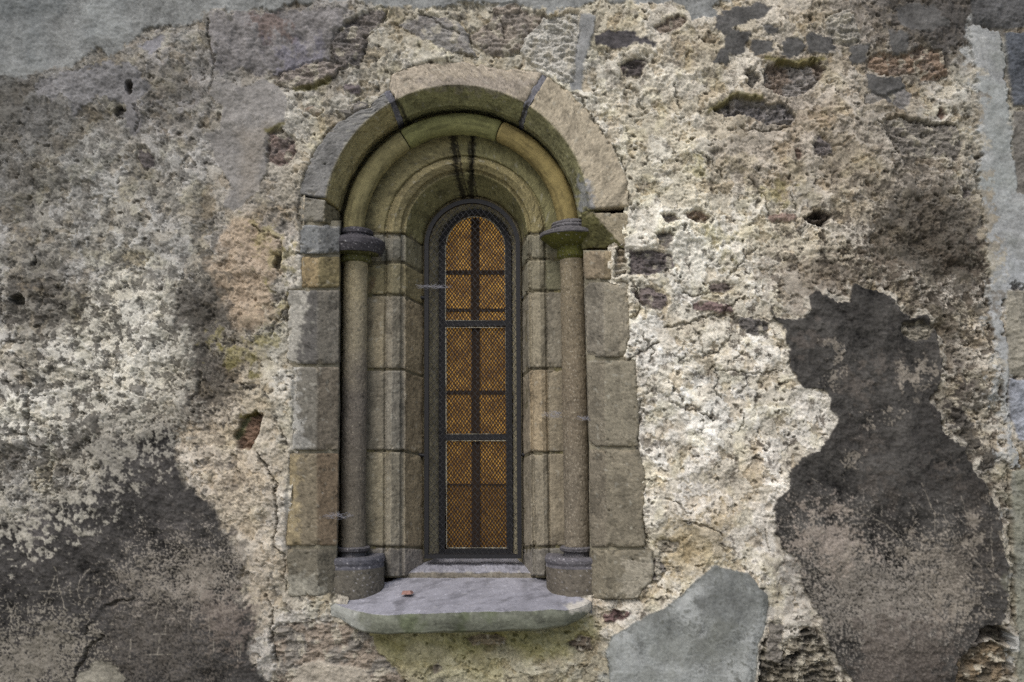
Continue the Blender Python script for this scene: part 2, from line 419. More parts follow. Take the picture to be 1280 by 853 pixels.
def scratch(pl, w=0.8, c=(150, 143, 130), k=0.5, warp=0.12):
    sl = box_of(pl, 8)
    d = sd_line(PX[sl] + wx[sl] * warp, PY[sl] + wy[sl] * warp, pl)
    m = sm(w * 1.5, w * 0.3, d) * sm(-0.7, 0.5, n6[sl] + 0.3)
    H[sl] -= 0.0008 * m
    col[sl] = col[sl] * (1 - (m * k)[..., None]) + S(c) * (m * k)[..., None]

# ---------------- broad zones under the coats
tint([(285,285),(310,275),(340,285),(352,315),(345,345),(335,378),(330,408),(300,412),(278,395),(270,360),(273,320)], (176,158,136), .75, 1, 8, .5, n25)
tint([(225,540),(300,470),(330,500),(345,560),(350,700),(330,790),(310,780),(300,700),(262,620)], (192,178,156), .35, 1, 12)
# blackened zones
tint([(-40,95),(60,100),(110,120),(60,180),(10,200),(-40,240)], (84,83,80), .5, 2, 18, 1.6)
tint([(205,370),(268,360),(275,430),(250,470),(262,520),(230,540),(200,520),(230,470),(215,420)], (82,78,72), .7, 2, 12, 1.9)
tint([(250,450),(290,450),(292,500),(262,510)], (62,58,54), .65, 2, 9, 1.4)
tint([(1130,230),(1180,225),(1215,260),(1225,320),(1200,370),(1160,350),(1130,330),(1080,320),(1090,280)], (74,69,62), .75, 2, 14, 2.0)
tint([(1140,370),(1180,375),(1200,410),(1215,430),(1190,440),(1150,420)], (74,68,60), .7, 2, 9, 1.5)
tint([(1185,470),(1230,470),(1235,490),(1200,500)], (66,61,54), .75, 2, 7, 1.4)
tint([(1188,510),(1212,515),(1215,565),(1195,570)], (60,57,54), .85, 1.5, 5, 1.2)
tint([(1215,558),(1240,560),(1238,580),(1218,582)], (58,55,52), .85, 1.2, 4, 1.0)
tint([(1090,10),(1200,-30),(1230,40),(1190,60),(1130,55)], (78,75,72), .8, 2, 14, 1.2)
tint([(985,395),(1010,400),(1060,345),(1110,338),(1100,325),(1040,330),(955,325),(940,345),(962,352)], (120,110,98), .6, 2, 9, 1.2)
tint([(455,785),(740,775),(745,800),(690,815),(600,812),(500,812)], (120,118,62), .6, 1.2, 16, .5, n60)
tint([(480,810),(560,800),(640,820),(600,860),(520,880)], (146,142,100), .4, 1.2, 16, .6, n60)
tint([(920,700),(960,690),(985,700),(970,740),(930,705)], (172,164,140), .5, 1.5, 8, .8)
tint([(850,645),(905,650),(920,690),(880,715),(845,735),(830,690)], (168,152,118), .55, 1.5, 10, .9)
for p in [(330,290),(700,120),(345,325),(330,420),(300,440),(358,370),(270,425),(905,300),(870,200),(960,240)]:
    x, y = p; r = random.uniform(9, 20)
    tint([(x-r,y-r*.6),(x+r,y-r*.5),(x+r*1.1,y+r*.6),(x-r*.8,y+r*.7)], (146,138,88), .5, 2, 8, 1.0)

# pale cream sheet of plaster at mid left, its skin broken by dark pits; greyer belt round it
sl, sd = region([(75,425),(110,372),(160,345),(210,362),(236,400),(246,450),(238,500),(190,525),(130,530),(70,548),(10,560),(-30,520),(40,470)], 2.2, 50)
m = (sm(-9, 9, sd + 5 * n25[sl]) * (1 - crust[sl]) * .45)[..., None]
col[sl] = col[sl] * (1 - m) + S(214, 211, 198) * (1 + .08 * n12[sl] + .08 * n3[sl])[..., None] * m
m = (sm(-26, -6, sd) * (1 - sm(-8, 6, sd)) * .45 * sm(-.8, .8, n25[sl]))[..., None]
col[sl] = col[sl] * (1 - m) + S(100, 97, 90) * m
# ---------------- coats
S1 = [(-600,-500),(1300,-500),(1300,-6),(1000,-6),(930,-8),(915,2),(897,8),(893,20),(880,24),(858,22),(850,8),(800,6),(760,4),(715,6),(690,14),(640,8),(600,2),(560,8),(520,10),(490,8),(470,4),(430,4),(400,2),(365,5),(345,18),(325,12),(300,16),(280,12),(265,16),(240,28),(217,32),(190,33),(170,48),(150,64),(136,74),(116,60),(95,80),(58,84),(34,101),(0,98),(-60,100),(-600,120)]
patch('smooth_render', S1, (138,140,138), .006, 1.2, 1.0, M_SMO, 2.2, .5, label='smooth grey cement coat along the top of the wall', mott=.1)
for x in range(-40, 480, 38):     # weather stains running down the smooth coat
    w = random.uniform(4, 15)
    tint([(x,-40),(x+w,-40),(x+w*.8,random.uniform(20,80)),(x+w*.3,random.uniform(20,80))], random.choice([(112,116,116),(152,155,153),(104,106,104)]), .35, 1, 9, .5, n60)
tint([(-60,-60),(180,-60),(120,20),(30,60),(-60,70)], (92,98,100), .5, 1, 40, .5, n60)
tint([(95,-10),(125,0),(165,40),(150,60),(120,30),(90,20)], (158,162,160), .35, 1, 14, .6, n60)
patch('skim_coat', [(262,22),(300,14),(330,20),(400,10),(430,14),(425,40),(410,72),(375,78),(345,86),(320,92),(300,88),(275,92),(262,75)], (128,125,124), .004, 2.2, 1.2, M_SMO, 2.5, .8, mott=.13, label='mauve grey skim of old render, upper left', soft=4)
tint([(320,25),(355,30),(362,46),(340,50),(318,36)], (118,104,98), .8, 1.5, 5, .8)
tint([(340,62),(378,52),(415,60),(400,76),(350,82)], (118,116,128), .6, 1.5, 9, .8)
patch('skim_coat', [(268,99),(289,105),(306,112),(326,95),(343,105),(357,129),(359,146),(354,160),(336,167),(335,190),(336,211),(326,238),(306,255),(291,267),(279,255),(289,231),(275,204),(252,170),(275,160),(279,136),(262,119)], (140,137,133), .005, 1.6, .6, M_SMO, 1.6, .8, mott=.08, label='tall grey tongue of skim coat beside the red stone')
tint([(300,170),(330,170),(330,240),(300,240)], (142,134,122), .5, 1, 14, .6, n60)
patch('skim_coat', [(55,100),(90,88),(130,84),(165,90),(190,100),(182,128),(160,120),(150,128),(120,118),(105,135),(98,152),(92,130),(80,120),(70,134),(52,128)], (118,117,117), .003, 2.2, 1.4, M_SMO, 2, .9, mott=.16, label='broken slate grey skim under the smooth coat')
patch('skim_coat', [(185,50),(210,44),(208,66),(190,72),(176,62)], (132,131,134), .004, 1, 1, M_SMO, 1.5, .9)
patch('skim_coat', [(155,108),(172,118),(176,165),(168,175),(158,150)], (128,126,126), .003, 1, 1, M_SMO, 1.5, .9)
# dark cement smears, upper right
for pl in [[(893,18),(920,8),(950,5),(965,10),(950,22),(930,28),(915,38),(940,42),(932,72),(912,72),(910,85),(888,78),(900,60),(905,45),(893,35)],
           [(943,52),(966,55),(970,70),(942,75)], [(950,31),(970,35),(968,45),(955,42)], [(978,50),(1000,48),(1008,60),(1000,74),(978,72)],
           [(1008,42),(1040,48),(1046,66),(1025,73),(1010,70)], [(1063,58),(1084,55),(1086,80),(1064,78)], [(1108,38),(1135,40),(1135,66),(1118,70)],
           [(1082,92),(1100,96),(1125,100),(1135,125),(1128,142),(1105,128),(1085,108)], [(1120,8),(1170,4),(1185,28),(1160,40),(1125,30)]]:
    patch('cement_smear', pl, (92,91,89), .003, 1.2, .8, M_DRK, 1.6, .9, mott=.12)
patch('cement_smear', [(745,45),(765,39),(790,42),(800,50),(822,54),(820,60),(795,56),(770,60),(745,56)], (80,77,78), .002, 1.5, .6, M_DRK, 1.5, .9, mott=.15)
patch('cement_smear', [(725,18),(746,20),(738,60),(730,80),(726,112),(713,112),(712,80),(718,60)], (152,153,152), .006, .8, .4, M_SMO, 1.8, .9, mott=.08, label='pale grey smear of cement running down above the arch')

DP1 = [(962,376),(967,396),(986,402),(1003,399),(1012,388),(1010,372),(1020,363),(1030,372),(1044,379),(1061,378),(1066,353),(1085,360),(1115,372),(1132,394),(1139,397),(1156,394),(1163,406),(1169,418),(1175,450),(1178,463),(1173,484),(1161,501),(1173,515),(1176,538),(1190,548),(1205,560),(1215,590),(1235,612),(1250,640),(1256,690),(1258,730),(1258,770),(1240,790),(1210,815),(1185,900),(1110,900),(1047,828),(1030,794),(1020,763),(1003,733),(1000,703),(981,689),(969,665),(966,641),(972,619),(986,607),(988,590),(1000,578),(1023,563),(1037,542),(1045,525),(1040,514),(1034,491),(1000,484),(989,460),(986,436),(976,409)]
sl, sd = patch('dark_plaster', DP1, (68,66,63), .013, 1.5, .6, M_DRK, 1.3, .6, label='dark grey plaster patch on the right side', mott=.2)
# broken lip of the paler coat around it
bm_ = (sm(-6.5, -3, sd + 2.2 * n12[sl]) * sm(.3, -.6, sd) * sm(-.6, .5, n25[sl] + .3)) ; H[sl] += .0055 * bm_
col[sl] = col[sl] * (1 - .6 * bm_[..., None]) + S(196, 191, 178) * .6 * bm_[..., None]
for q in range(46):      # scabs and stains in the dark coats
    if q % 2: x, y = random.uniform(990, 1240), random.uniform(390, 800)
    else: x, y = random.uniform(0, 300), random.uniform(600, 850)
    r = random.uniform(6, 26)
    tint([(x-r,y-r*.6),(x+r*.3,y-r*.9),(x+r,y),(x+r*.4,y+r*.8),(x-r*.7,y+r*.6)], random.choice([(54,51,49),(60,58,56),(104,97,90),(92,86,80)]), .45, 1.5, 7, 1.5)
tint([(1000,690),(1050,660),(1090,690),(1130,690),(1180,700),(1190,760),(1150,800),(1080,810),(1030,790),(1005,740)], (136,130,121), .8, 1.6, 40, .8, nz(.35*cn+0.8*n3+.45*n6+.6*white+.35*n60))
tint([(1060,780),(1180,775),(1190,830),(1160,870),(1075,870)], (92,85,79), .7, 1, 14, .9)
tint([(1010,650),(1035,640),(1060,650),(1070,690),(1030,700),(1000,690)], (148,138,128), .7, 1, 16, 1.2, nz(cn+.5*n3))
tint([(1150,680),(1195,670),(1230,700),(1225,760),(1190,770),(1165,740)], (140,132,120), .45, 1, 14, 1.5, nz(cn+.6*n3))
tint([(1180,600),(1225,600),(1250,650),(1256,730),(1225,740),(1200,690),(1205,640)], (66,62,58), .6, 1, 12, .8)
for (x, y, r) in [(1040,440,9),(1048,455,5),(1035,475,5),(1145,500,6),(1160,460,10),(1083,532,8),(1110,525,7),(1065,575,6),(1020,650,6),(1065,690,7),(1215,650,9),(1222,680,8),(1205,765,9),(1245,640,8),(1230,710,6),(1240,745,7),(1215,735,6),(1135,470,14),(1150,480,10)]:
    tint([(x-r,y-r*.5),(x,y-r*.7),(x+r,y-r*.3),(x+r*.8,y+r*.6),(x-r*.6,y+r*.5)], (138,131,120), .65, 1.5, 3.5, 2.0, nz(cn+.5*n3))
for (x, y) in [(1050,388),(1062,398),(1021,405),(1018,412),(1046,405),(1092,412),(1105,420),(1140,410),(1030,450),(1080,470),(1088,478),(1062,520),(1050,440)]:
    r_ = 1
    stn = [(x-5,y-2),(x+3,y-4),(x+7,y+1),(x+1,y+4),(x-4,y+3)]
    sl, sd = region(stn, .5); m = sm(-1.5, 2, sd); H[sl] += m * .005; col[sl] *= (1 + .25 * m)[..., None]
tint([(1040,380),(1075,385),(1085,400),(1060,405),(1038,398)], (48,46,44), .6, 1, 10, .5, n60)
tint([(1140,490),(1168,480),(1165,540),(1150,560),(1140,530)], (60,58,56), .5, 1, 10, .5, n60)
stone([(1128,405),(1150,402),(1166,412),(1158,424),(1140,424),(1130,416)], (120,112,92), -.004, 1.4)
for q in range(150):
    x, y = (random.uniform(970, 1250), random.uniform(370, 790)) if q % 5 < 3 else (random.uniform(0, 290), random.uniform(570, 840))
    r = random.uniform(1.0, 3.6); sl = box_of([(x-6,y-6),(x+6,y+6)], 4)
    d = np.hypot((PX[sl]-x)/1.3 + .25*wx[sl], PY[sl]-y + .25*wy[sl]); sg = random.choice([1,1,-1])
    dk_ = (col[sl].mean(-1) < .13)
    H[sl] += sg * .0035 * (r/2.5) * sm(r*1.3, r*.3, d) * dk_
scratch([(1018,632),(1045,633),(1080,643),(1105,655),(1120,668),(1132,685),(1142,705),(1148,722)], .9)
for pl in [[(1053,630),(1057,660)],[(1150,605),(1160,625),(1166,640),(1167,665),(1172,695)],[(1160,625),(1170,650)],[(1175,640),(1190,665),(1210,690),(1225,710)],[(1235,610),(1238,660),(1240,710)],[(1015,598),(1027,606)],[(1200,620),(1210,660)]]:
    scratch(pl, .7, (146,139,127), .5, .3)

DP2 = [(226,532),(218,548),(221,580),(238,604),(262,628),(272,645),(282,668),(292,696),(299,709),(295,738),(309,760),(321,780),(313,814),(323,835),(336,870),(360,960),(-150,980),(-150,660),(40,645),(90,622),(128,602),(118,572),(104,558),(130,546),(160,548),(190,536)]
patch('dark_plaster', DP2, (64,62,60), .007, 1.7, .8, M_DRK, 1.8, .7, label='dark grey plaster patch with scratches on the left side', mott=.2, soft=5)
H[:, :] -= 0
for q in range(30):
    x, y = random.uniform(-10, 310), random.uniform(560, 850); r = random.uniform(6, 24)
    tint([(x-r,y-r*.6),(x+r*.3,y-r*.9),(x+r,y),(x+r*.4,y+r*.8),(x-r*.7,y+r*.6)] if x + .6 * r < 215 + .2 * (y - 560) else [(x,y),(x+1,y),(x,y+1)], random.choice([(50,48,47),(58,56,55),(100,95,90),(88,85,82)]), .4, 1.5, 7, 1.5)
tint([(165,715),(205,690),(250,690),(290,705),(292,740),(250,752),(215,748),(180,740)], (152,145,134), .8, 1.6, 24, .9, nz(.4*cn+.7*n3+.5*white+.4*n25))
tint([(255,745),(300,745),(315,785),(300,812),(262,800)], (118,108,100), .65, 1, 16, .9, nz(.8*cn+.5*n3))
tint([(150,745),(250,740),(260,800),(240,860),(150,850),(130,790)], (104,98,90), .5, 1.6, 30, 1.1, nz(.5*cn+.8*n3+.6*white))
tint([(0,790),(80,770),(100,800),(90,853),(60,880),(-30,880)], (146,140,128), .6, 1.5, 18, 1.6, nz(.7*cn+.8*n3+.4*white))
tint([(20,650),(70,640),(90,660),(40,690),(10,680)], (112,108,106), .5, 1, 14, .6, n60)
tint([(200,650),(230,660),(210,690),(190,680)], (96,92,90), .5, 1, 12, .6, n60)
for pl in [[(52,765),(62,745),(70,720)],[(70,708),(74,728),(79,742),(86,764)],[(51,739),(80,739)],[(112,712),(102,722),(99,738),(102,748)],[(112,728),(112,746),(107,753)],[(112,729),(124,729)],[(126,738),(125,752)],[(127,729),(136,729),(132,735),(127,730)],
           [(146,718),(145,732)],[(195,738),(195,762),(193,780)],[(200,795),(198,818)],[(164,795),(163,825)],[(239,738),(239,785)],[(185,818),(222,818)],[(180,722),(203,722)],[(262,772),(262,795)],[(268,800),(268,816)],[(298,800),(299,825)],[(303,803),(302,822)],[(192,793),(215,793)],[(9,750),(14,765),(17,778)]]:
    scratch(pl, .7, (146,140,128), .78)
tint([(-40,640),(40,628),(95,600),(100,545),(150,520),(215,505),(240,520),(215,560),(170,590),(140,625),(80,655),(-40,690)], (162,158,147), .7, 2, 14, 1.5, nz(.9*cn+.5*n6+.4*n3)-.55)
tint([(-40,650),(40,640),(100,620),(130,600),(120,650),(40,690),(-40,700)], (168,164,152), .7, 2, 16, 2.0, nz(.9*cn+.6*n6)-.9)
# ridge of the old crack, lower left
sl = box_of([(105,725),(180,790)], 12); d = sd_line(PX[sl]+wx[sl]*.5, PY[sl]+wy[sl]*.5, [(109,781),(120,768),(132,755),(150,748),(165,745)])
H[sl] += .008 * sm(5, 0, d); 
crack([(98,860),(100,835),(112,812),(130,795)], 1.8, .016); crack([(110,785),(108,790)], 2, .014); crack([(136,757),(150,752),(168,750)], 1.4, .01)
patch('pale_patch', [(120,823),(140,830),(155,848),(152,880),(100,890),(103,842),(112,835)], (140,136,124), .004, 1.2, .6, M_RUB, 1.6, .8, mott=.1)

# grey cement repair, bottom
CPp = [(850,743),(870,726),(894,707),(904,712),(935,716),(943,726),(959,746),(960,760),(955,784),(948,808),(942,853),(938,920),(765,920),(762,853),(756,815),(765,794),(785,784),(802,774),(829,760)]
sl, sd = patch('cement_patch', CPp, (134,137,134), .017, .7, .3, M_SMO, 1.3, .3, .010, label='smooth grey cement repair patch at the lower edge', mott=.1)
H[sl] += sm(0, 10, sd) * .0022 * nz(fbm(PX[sl] - .8 * PY[sl], PY[sl] + .5 * PX[sl], 62, 2, 203)).clip(-2, 2)
fine = nz(.6 * cn[sl] + .5 * n6[sl] + .4 * n3[sl] + .3 * white[sl])
rim = (sm(13, 2, sd + 4 * n12[sl]) * (sd > 0) * .55)[..., None]; col[sl] = col[sl] * (1 - rim) + S(96, 98, 94) * rim
pal = (sm(-.5, 1.4, .6 * fine + 1.1 * n60[sl] + .018 * (PY[sl] - 790) - .006 * (PX[sl] - 850)) * (sd > 2) * .6)[..., None]; col[sl] = col[sl] * (1 - pal) + S(176, 179, 177) * pal
drk = (sm(.5, 1.5, fine + .4 * n25[sl]) * (sd > 0) * .5)[..., None]; col[sl] = col[sl] * (1 - drk) + S(88, 90, 84) * drk
dk2 = (sm(1.0, 1.6, nz(n6[sl] + .7 * n12[sl])) * (sd > 0) * .5)[..., None]; col[sl] = col[sl] * (1 - dk2) + S(78, 79, 72) * dk2
tint([(760,800),(790,790),(830,800),(870,840),(860,900),(760,900)], (158,162,160), .55, 1, 16, .8, n25)
tint([(870,735),(910,720),(940,740),(935,770),(890,770)], (104,106,104), .6, 1, 14, .7, n25)
tint([(790,845),(830,800),(900,770),(925,800),(880,830)], (112,114,106), .4, 1, 12, .7, n25)

# ---------------- stones showing through
ST = [
 ([(337,168),(352,162),(368,175),(370,190),(362,203),(350,208),(338,202),(333,185)], (122,96,86), -.006, 1, (0,0), (104,88,82), 'red brown stone in a gap of the skim coat'),
 ([(172,188),(184,184),(191,194),(190,204),(180,210),(171,202)], (84,76,76), -.012, .6, (0,0), None, 'small dark stone set deep in the upper left render'),
 ([(418,45),(450,20),(478,10),(485,15),(462,40),(455,70),(448,85),(425,82),(416,70)], (112,102,96), .004, 1.2, (0,0), (92,86,84), 'dark grey stone left of the arch top'),
 ([(430,106),(440,102),(452,106),(450,116),(436,118)], (104,90,94), .003, .8, (0,0), None, None),
 ([(437,128),(450,124),(460,130),(458,140),(440,140)], (110,104,98), .003, .8, (0,0), None, None),
 ([(418,134),(432,132),(440,142),(428,148)], (112,106,98), .002, .8, (0,0), None, None),
 ([(378,134),(392,130),(402,138),(394,144)], (128,100,78), -.002, .8, (0,0), None, None),
 ([(350,90),(385,75),(425,76),(420,92),(395,105),(365,114),(345,104)], (138,124,114), -.002, 1.1, (0,0), (122,108,98), 'pinkish stone with a green lower edge'),
 ([(588,44),(608,27),(615,7),(642,3),(663,17),(683,20),(656,51),(642,68),(615,68),(595,54)], (150,134,116), -.003, 1.0, (0,0), (130,118,106), 'pinkish tan stone above the arch'),
 ([(496,30),(527,18),(575,30),(586,44),(596,66),(560,62),(530,50)], (144,140,134), .004, .6, (0,0), (126,120,116), None),
 ([(655,50),(680,22),(722,15),(720,95),(704,106),(690,92),(660,80),(648,64)], (186,182,168), .006, 1.1, (0,0), None, 'pale block right of the arch top'),
 ([(775,82),(790,75),(800,73),(810,76),(806,84),(800,98),(790,95),(778,92)], (88,72,70), -.006, 1.2, (0,0), (74,64,64), None),
 ([(820,36),(835,26),(852,22),(856,28),(845,38),(825,44)], (132,112,94), -.006, 1, (0,0), None, None),
 ([(1035,24),(1046,16),(1060,14),(1068,28),(1076,46),(1070,56),(1050,60),(1040,52),(1032,38)], (142,136,122), .006, 1.2, (0,0), None, None),
 ([(952,88),(975,78),(1000,82),(1020,77),(1035,88),(1025,100),(1005,112),(980,118),(955,110)], (132,124,118), -.022, 1.3, (0,-.012), (128,106,88), 'grey and brown stone lying back in a hollow'),
 ([(890,138),(905,132),(918,120),(945,122),(960,130),(980,125),(995,145),(990,155),(960,157),(945,148),(925,143),(905,150)], (108,102,102), -.018, 1.4, (0,-.01), (120,112,104), 'grey stone in a ragged hollow, upper right'),
 ([(933,94),(942,90),(948,100),(942,111),(934,106)], (104,98,88), -.008, 1, (0,0), None, None),
 ([(1088,72),(1105,65),(1125,72),(1150,60),(1178,62),(1187,92),(1165,100),(1140,92),(1110,95),(1088,90)], (142,110,82), -.010, 1.3, (0,0), (120,98,80), 'orange brown stone, upper right'),
 ([(1105,150),(1130,150),(1195,158),(1205,175),(1195,198),(1150,198),(1125,192),(1112,175)], (130,122,108), -.004, 1.2, (0,0), (112,104,94), 'broad grey brown stone near the right edge'),
 ([(1204,236),(1214,234),(1220,245),(1212,254),(1202,248)], (98,88,84), -.006, .8, (0,0), None, None),
 ([(1018,180),(1026,169),(1040,182),(1042,192),(1028,196),(1018,190)], (104,94,92), -.003, 1.2, (0,0), None, None),
 ([(1172,134),(1178,132),(1182,142),(1176,150),(1171,144)], (112,82,66), -.008, 1, (0,0), None, None),
 ([(993,186),(998,182),(1002,192),(998,200),(993,196)], (112,84,68), -.010, 1, (0,0), None, None),
 ([(1110,120),(1128,112),(1138,122),(1132,138),(1118,136)], (122,118,116), .003, .6, (0,0), None, None),
 ([(1083,120),(1096,117),(1106,124),(1096,129),(1084,127)], (126,120,112), .004, .8, (0,0), None, None),
 ([(1005,272),(1020,262),(1040,272),(1030,284),(1018,282)], (72,60,50), -.045, 2.5, (0,0), None, 'dark hole right of the window'),
 ([(960,266),(978,262),(1000,268),(992,275),(962,276)], (150,116,98), -.002, .9, (0,0), None, None),
 ([(855,268),(870,263),(890,272),(884,280),(862,276)], (138,108,82), -.008, 1.2, (0,0), None, None),
 ([(826,272),(842,268),(848,276),(836,280)], (124,112,100), -.004, 1.2, (0,0), None, None),
 ([(820,290),(836,288),(842,300),(834,310),(824,304)], (128,118,108), -.004, 1.2, (0,0), None, None),
 ([(786,315),(810,313),(840,317),(845,335),(820,343),(787,344)], (98,86,86), -.003, 1.1, (0,0), (84,76,76), 'purple brick stone beside the right jamb'),
 ([(790,366),(812,358),(834,370),(832,384),(806,386)], (122,104,100), -.004, 1.1, (0,0), (110,94,92), None),
 ([(867,378),(885,374),(918,382),(916,390),(890,391),(869,390)], (132,100,96), -.006, 1, (0,0), None, 'low red stone right of the window'),
 ([(887,354),(905,352),(918,354),(912,363),(892,365)], (96,80,72), -.012, 1, (0,0), None, None),
 ([(920,395),(945,396),(962,402),(958,418),(945,420),(925,408)], (94,88,84), -.003, 1.2, (0,0), None, None),
 ([(303,520),(318,516),(325,522),(322,540),(312,562),(295,560),(290,545)], (118,80,54), -.040, 1.2, (0,0), (96,96,48), 'rusty brown hole with green moss left of the window'),
 ([(343,322),(351,320),(353,334),(348,341),(341,336)], (96,84,58), -.020, 1, (0,0), None, None),
 ([(18,372),(30,368),(33,378),(22,384)], (78,72,58), -.020, 1, (0,0), None, None),
 ([(39,318),(43,318),(44,330),(40,331)], (60,56,50), -.020, 1, (0,0), None, None),
 ([(145,136),(152,132),(156,138),(150,148),(144,144)], (70,64,58), -.020, 1, (0,0), None, None),
 ([(158,104),(165,102),(168,112),(163,117)], (70,62,52), -.020, 1, (0,0), None, None),
 ([(340,790),(352,780),(385,776),(425,780),(440,778),(465,788),(472,812),(488,826),(500,850),(505,900),(345,900),(346,830)], (146,126,104), .006, 1.0, (0,0), (124,116,104), 'large brown stone under the left end of the sill'),
 ([(955,800),(985,800),(1010,787),(1025,795),(1035,815),(1047,840),(1052,900),(948,900),(948,830)], (112,102,80), -.014, 2.4, (0,0), (78,72,60), 'rough dark stone low between the grey and dark patches'),
 ([(960,772),(972,768),(980,778),(978,826),(958,830)], (122,114,102), .005, .8, (0,0), None, None),
 ([(1198,822),(1212,806),(1236,800),(1262,812),(1266,900),(1190,900)], (120,96,62), -.012, 1.5, (0,0), (92,78,56), 'ochre brown stone in the lower right corner'),
 ([(1216,800),(1228,782),(1246,782),(1262,794),(1262,808),(1236,798)], (72,64,52), -.030, 1.6, (0,0), None, None),
 ([(752,768),(768,762),(790,768),(780,776),(758,778)], (112,76,72), -.010, 1.5, (0,0), None, None),
 ([(708,800),(722,796),(738,800),(740,812),(724,814),(710,808)], (108,90,70), -.010, 1.5, (0,0), None, None),
 ([(584,798),(600,792),(630,796),(628,806),(590,806)], (132,112,76), -.004, 1, (0,0), None, None),
 ([(540,835),(548,830),(552,840),(545,846)], (104,92,74), -.006, 1, (0,0), None, None),
 ([(770,310),(782,306),(784,340),(770,344)], (150,130,100), -.012, 1.6, (0,0), (160,150,130), None),
 ([(818,680),(830,672),(850,676),(846,690),(824,694)], (150,136,110), -.012, 1.4, (0,0), None, None),
 ([(815,700),(826,696),(832,716),(822,730),(814,722)], (112,104,96), -.012, 1.6, (0,0), None, None),
]
for poly, c, dep, rg, tl, c2, lab in ST:
    stone(poly, c, dep, rg, tl, c2, .55, lab)
sl, sd = region([(375,832),(400,824),(430,832),(455,836),(466,850),(466,900),(372,900),(366,850)], .6)
patch('pale_patch', [(375,832),(400,824),(430,832),(455,836),(466,850),(466,920),(372,920),(366,850)], (176,168,154), .012, 1.6, .5, M_RUB, 1.6, .6, mott=.08)
# moss on the underside lips
for pl in [[(368,112),(390,108),(410,98)],[(300,522),(318,517)],[(335,166),(354,158)],[(955,76),(1000,80),(1030,76)],[(885,140),(905,130),(918,118),(950,122)]]:
    sl = box_of(pl, 14); d = sd_line(PX[sl]+wx[sl]*.5, PY[sl]+wy[sl]*.5, pl); m = (sm(5, 1, d)*.75)[..., None]
    col[sl] = col[sl]*(1-m) + S(98,92,42)*m

# ---------------- cracks
for pl, w, dp in [([(322,565),(338,588),(347,605),(348,640),(347,682)],1.5,.016),([(348,684),(356,695),(356,740)],1.3,.012),([(330,745),(343,760),(342,800),(346,830)],1.5,.016),
        ([(37,480),(34,510),(32,540),(35,562)],1.8,.016),([(262,25),(261,55),(268,80),(266,105)],1.2,.010),([(52,355),(51,375),(50,384)],1.6,.014),([(74,376),(73,384)],1.8,.016),
        ([(250,468),(247,490),(240,506)],2.2,.012),([(170,130),(172,150),(168,165)],1.2,.010),([(619,12),(628,30),(630,48)],1.0,.008),([(487,12),(470,35),(458,50),(454,75)],1.3,.010),
        ([(525,15),(545,30),(575,44)],1.2,.010),([(700,108),(713,116)],1.3,.012),([(783,105),(800,118),(810,140)],1.2,.010),([(845,108),(852,130)],1.3,.012),
        ([(895,460),(900,475),(895,490),(905,498)],1.1,.010),([(874,415),(877,440),(880,445)],1.3,.012),([(840,445),(850,454),(857,446)],1.2,.01),([(888,461),(940,466),(980,465)],1.1,.01),([(930,466),(935,482),(925,492)],1.1,.01),
        ([(915,418),(905,430),(893,440),(880,442)],1.3,.012),([(926,512),(930,520),(924,540)],1.1,.01),([(830,410),(870,404),(905,392),(930,372)],1.5,.014),([(800,420),(815,440),(812,450)],1.4,.014),
        ([(905,345),(935,320),(945,310)],1.3,.012),([(855,650),(890,662),(903,670)],1.3,.012),([(832,626),(850,632),(858,642)],1.2,.01),([(835,498),(860,512),(890,520)],1.3,.012),
        ([(957,665),(962,690)],1.0,.010),([(930,440),(918,452)],1.1,.01),([(850,365),(870,370),(890,366)],1.5,.014),([(940,225),(952,240),(958,262)],1.2,.01),
        ([(872,190),(890,200),(905,220)],1.2,.01),([(1040,330),(1080,318)],1.2,.01),([(1100,148),(1112,175),(1126,192)],1.3,.012),([(1110,148),(1150,152),(1195,158)],1.4,.014),
        ([(925,158),(960,166),(990,160)],1.3,.012),([(1000,262),(990,240)],1.1,.01),([(355,560),(350,540),(342,525)],1.2,.01),([(362,380),(342,400),(338,420)],1.3,.01),([(318,286),(348,300),(352,325)],1.2,.01),
        ([(375,276),(378,235),(392,195)],1.4,.014),([(395,190),(415,158),(440,142)],1.2,.012),([(792,352),(800,380),(790,400)],1.5,.015),([(790,450),(800,440),(822,430)],1.5,.015),
        ([(790,265),(785,235),(772,192),(745,150),(715,116)],1.4,.014),([(806,600),(800,640),(808,676)],1.6,.016),([(800,500),(798,560)],1.6,.016)]:
    crack(pl, w, dp)

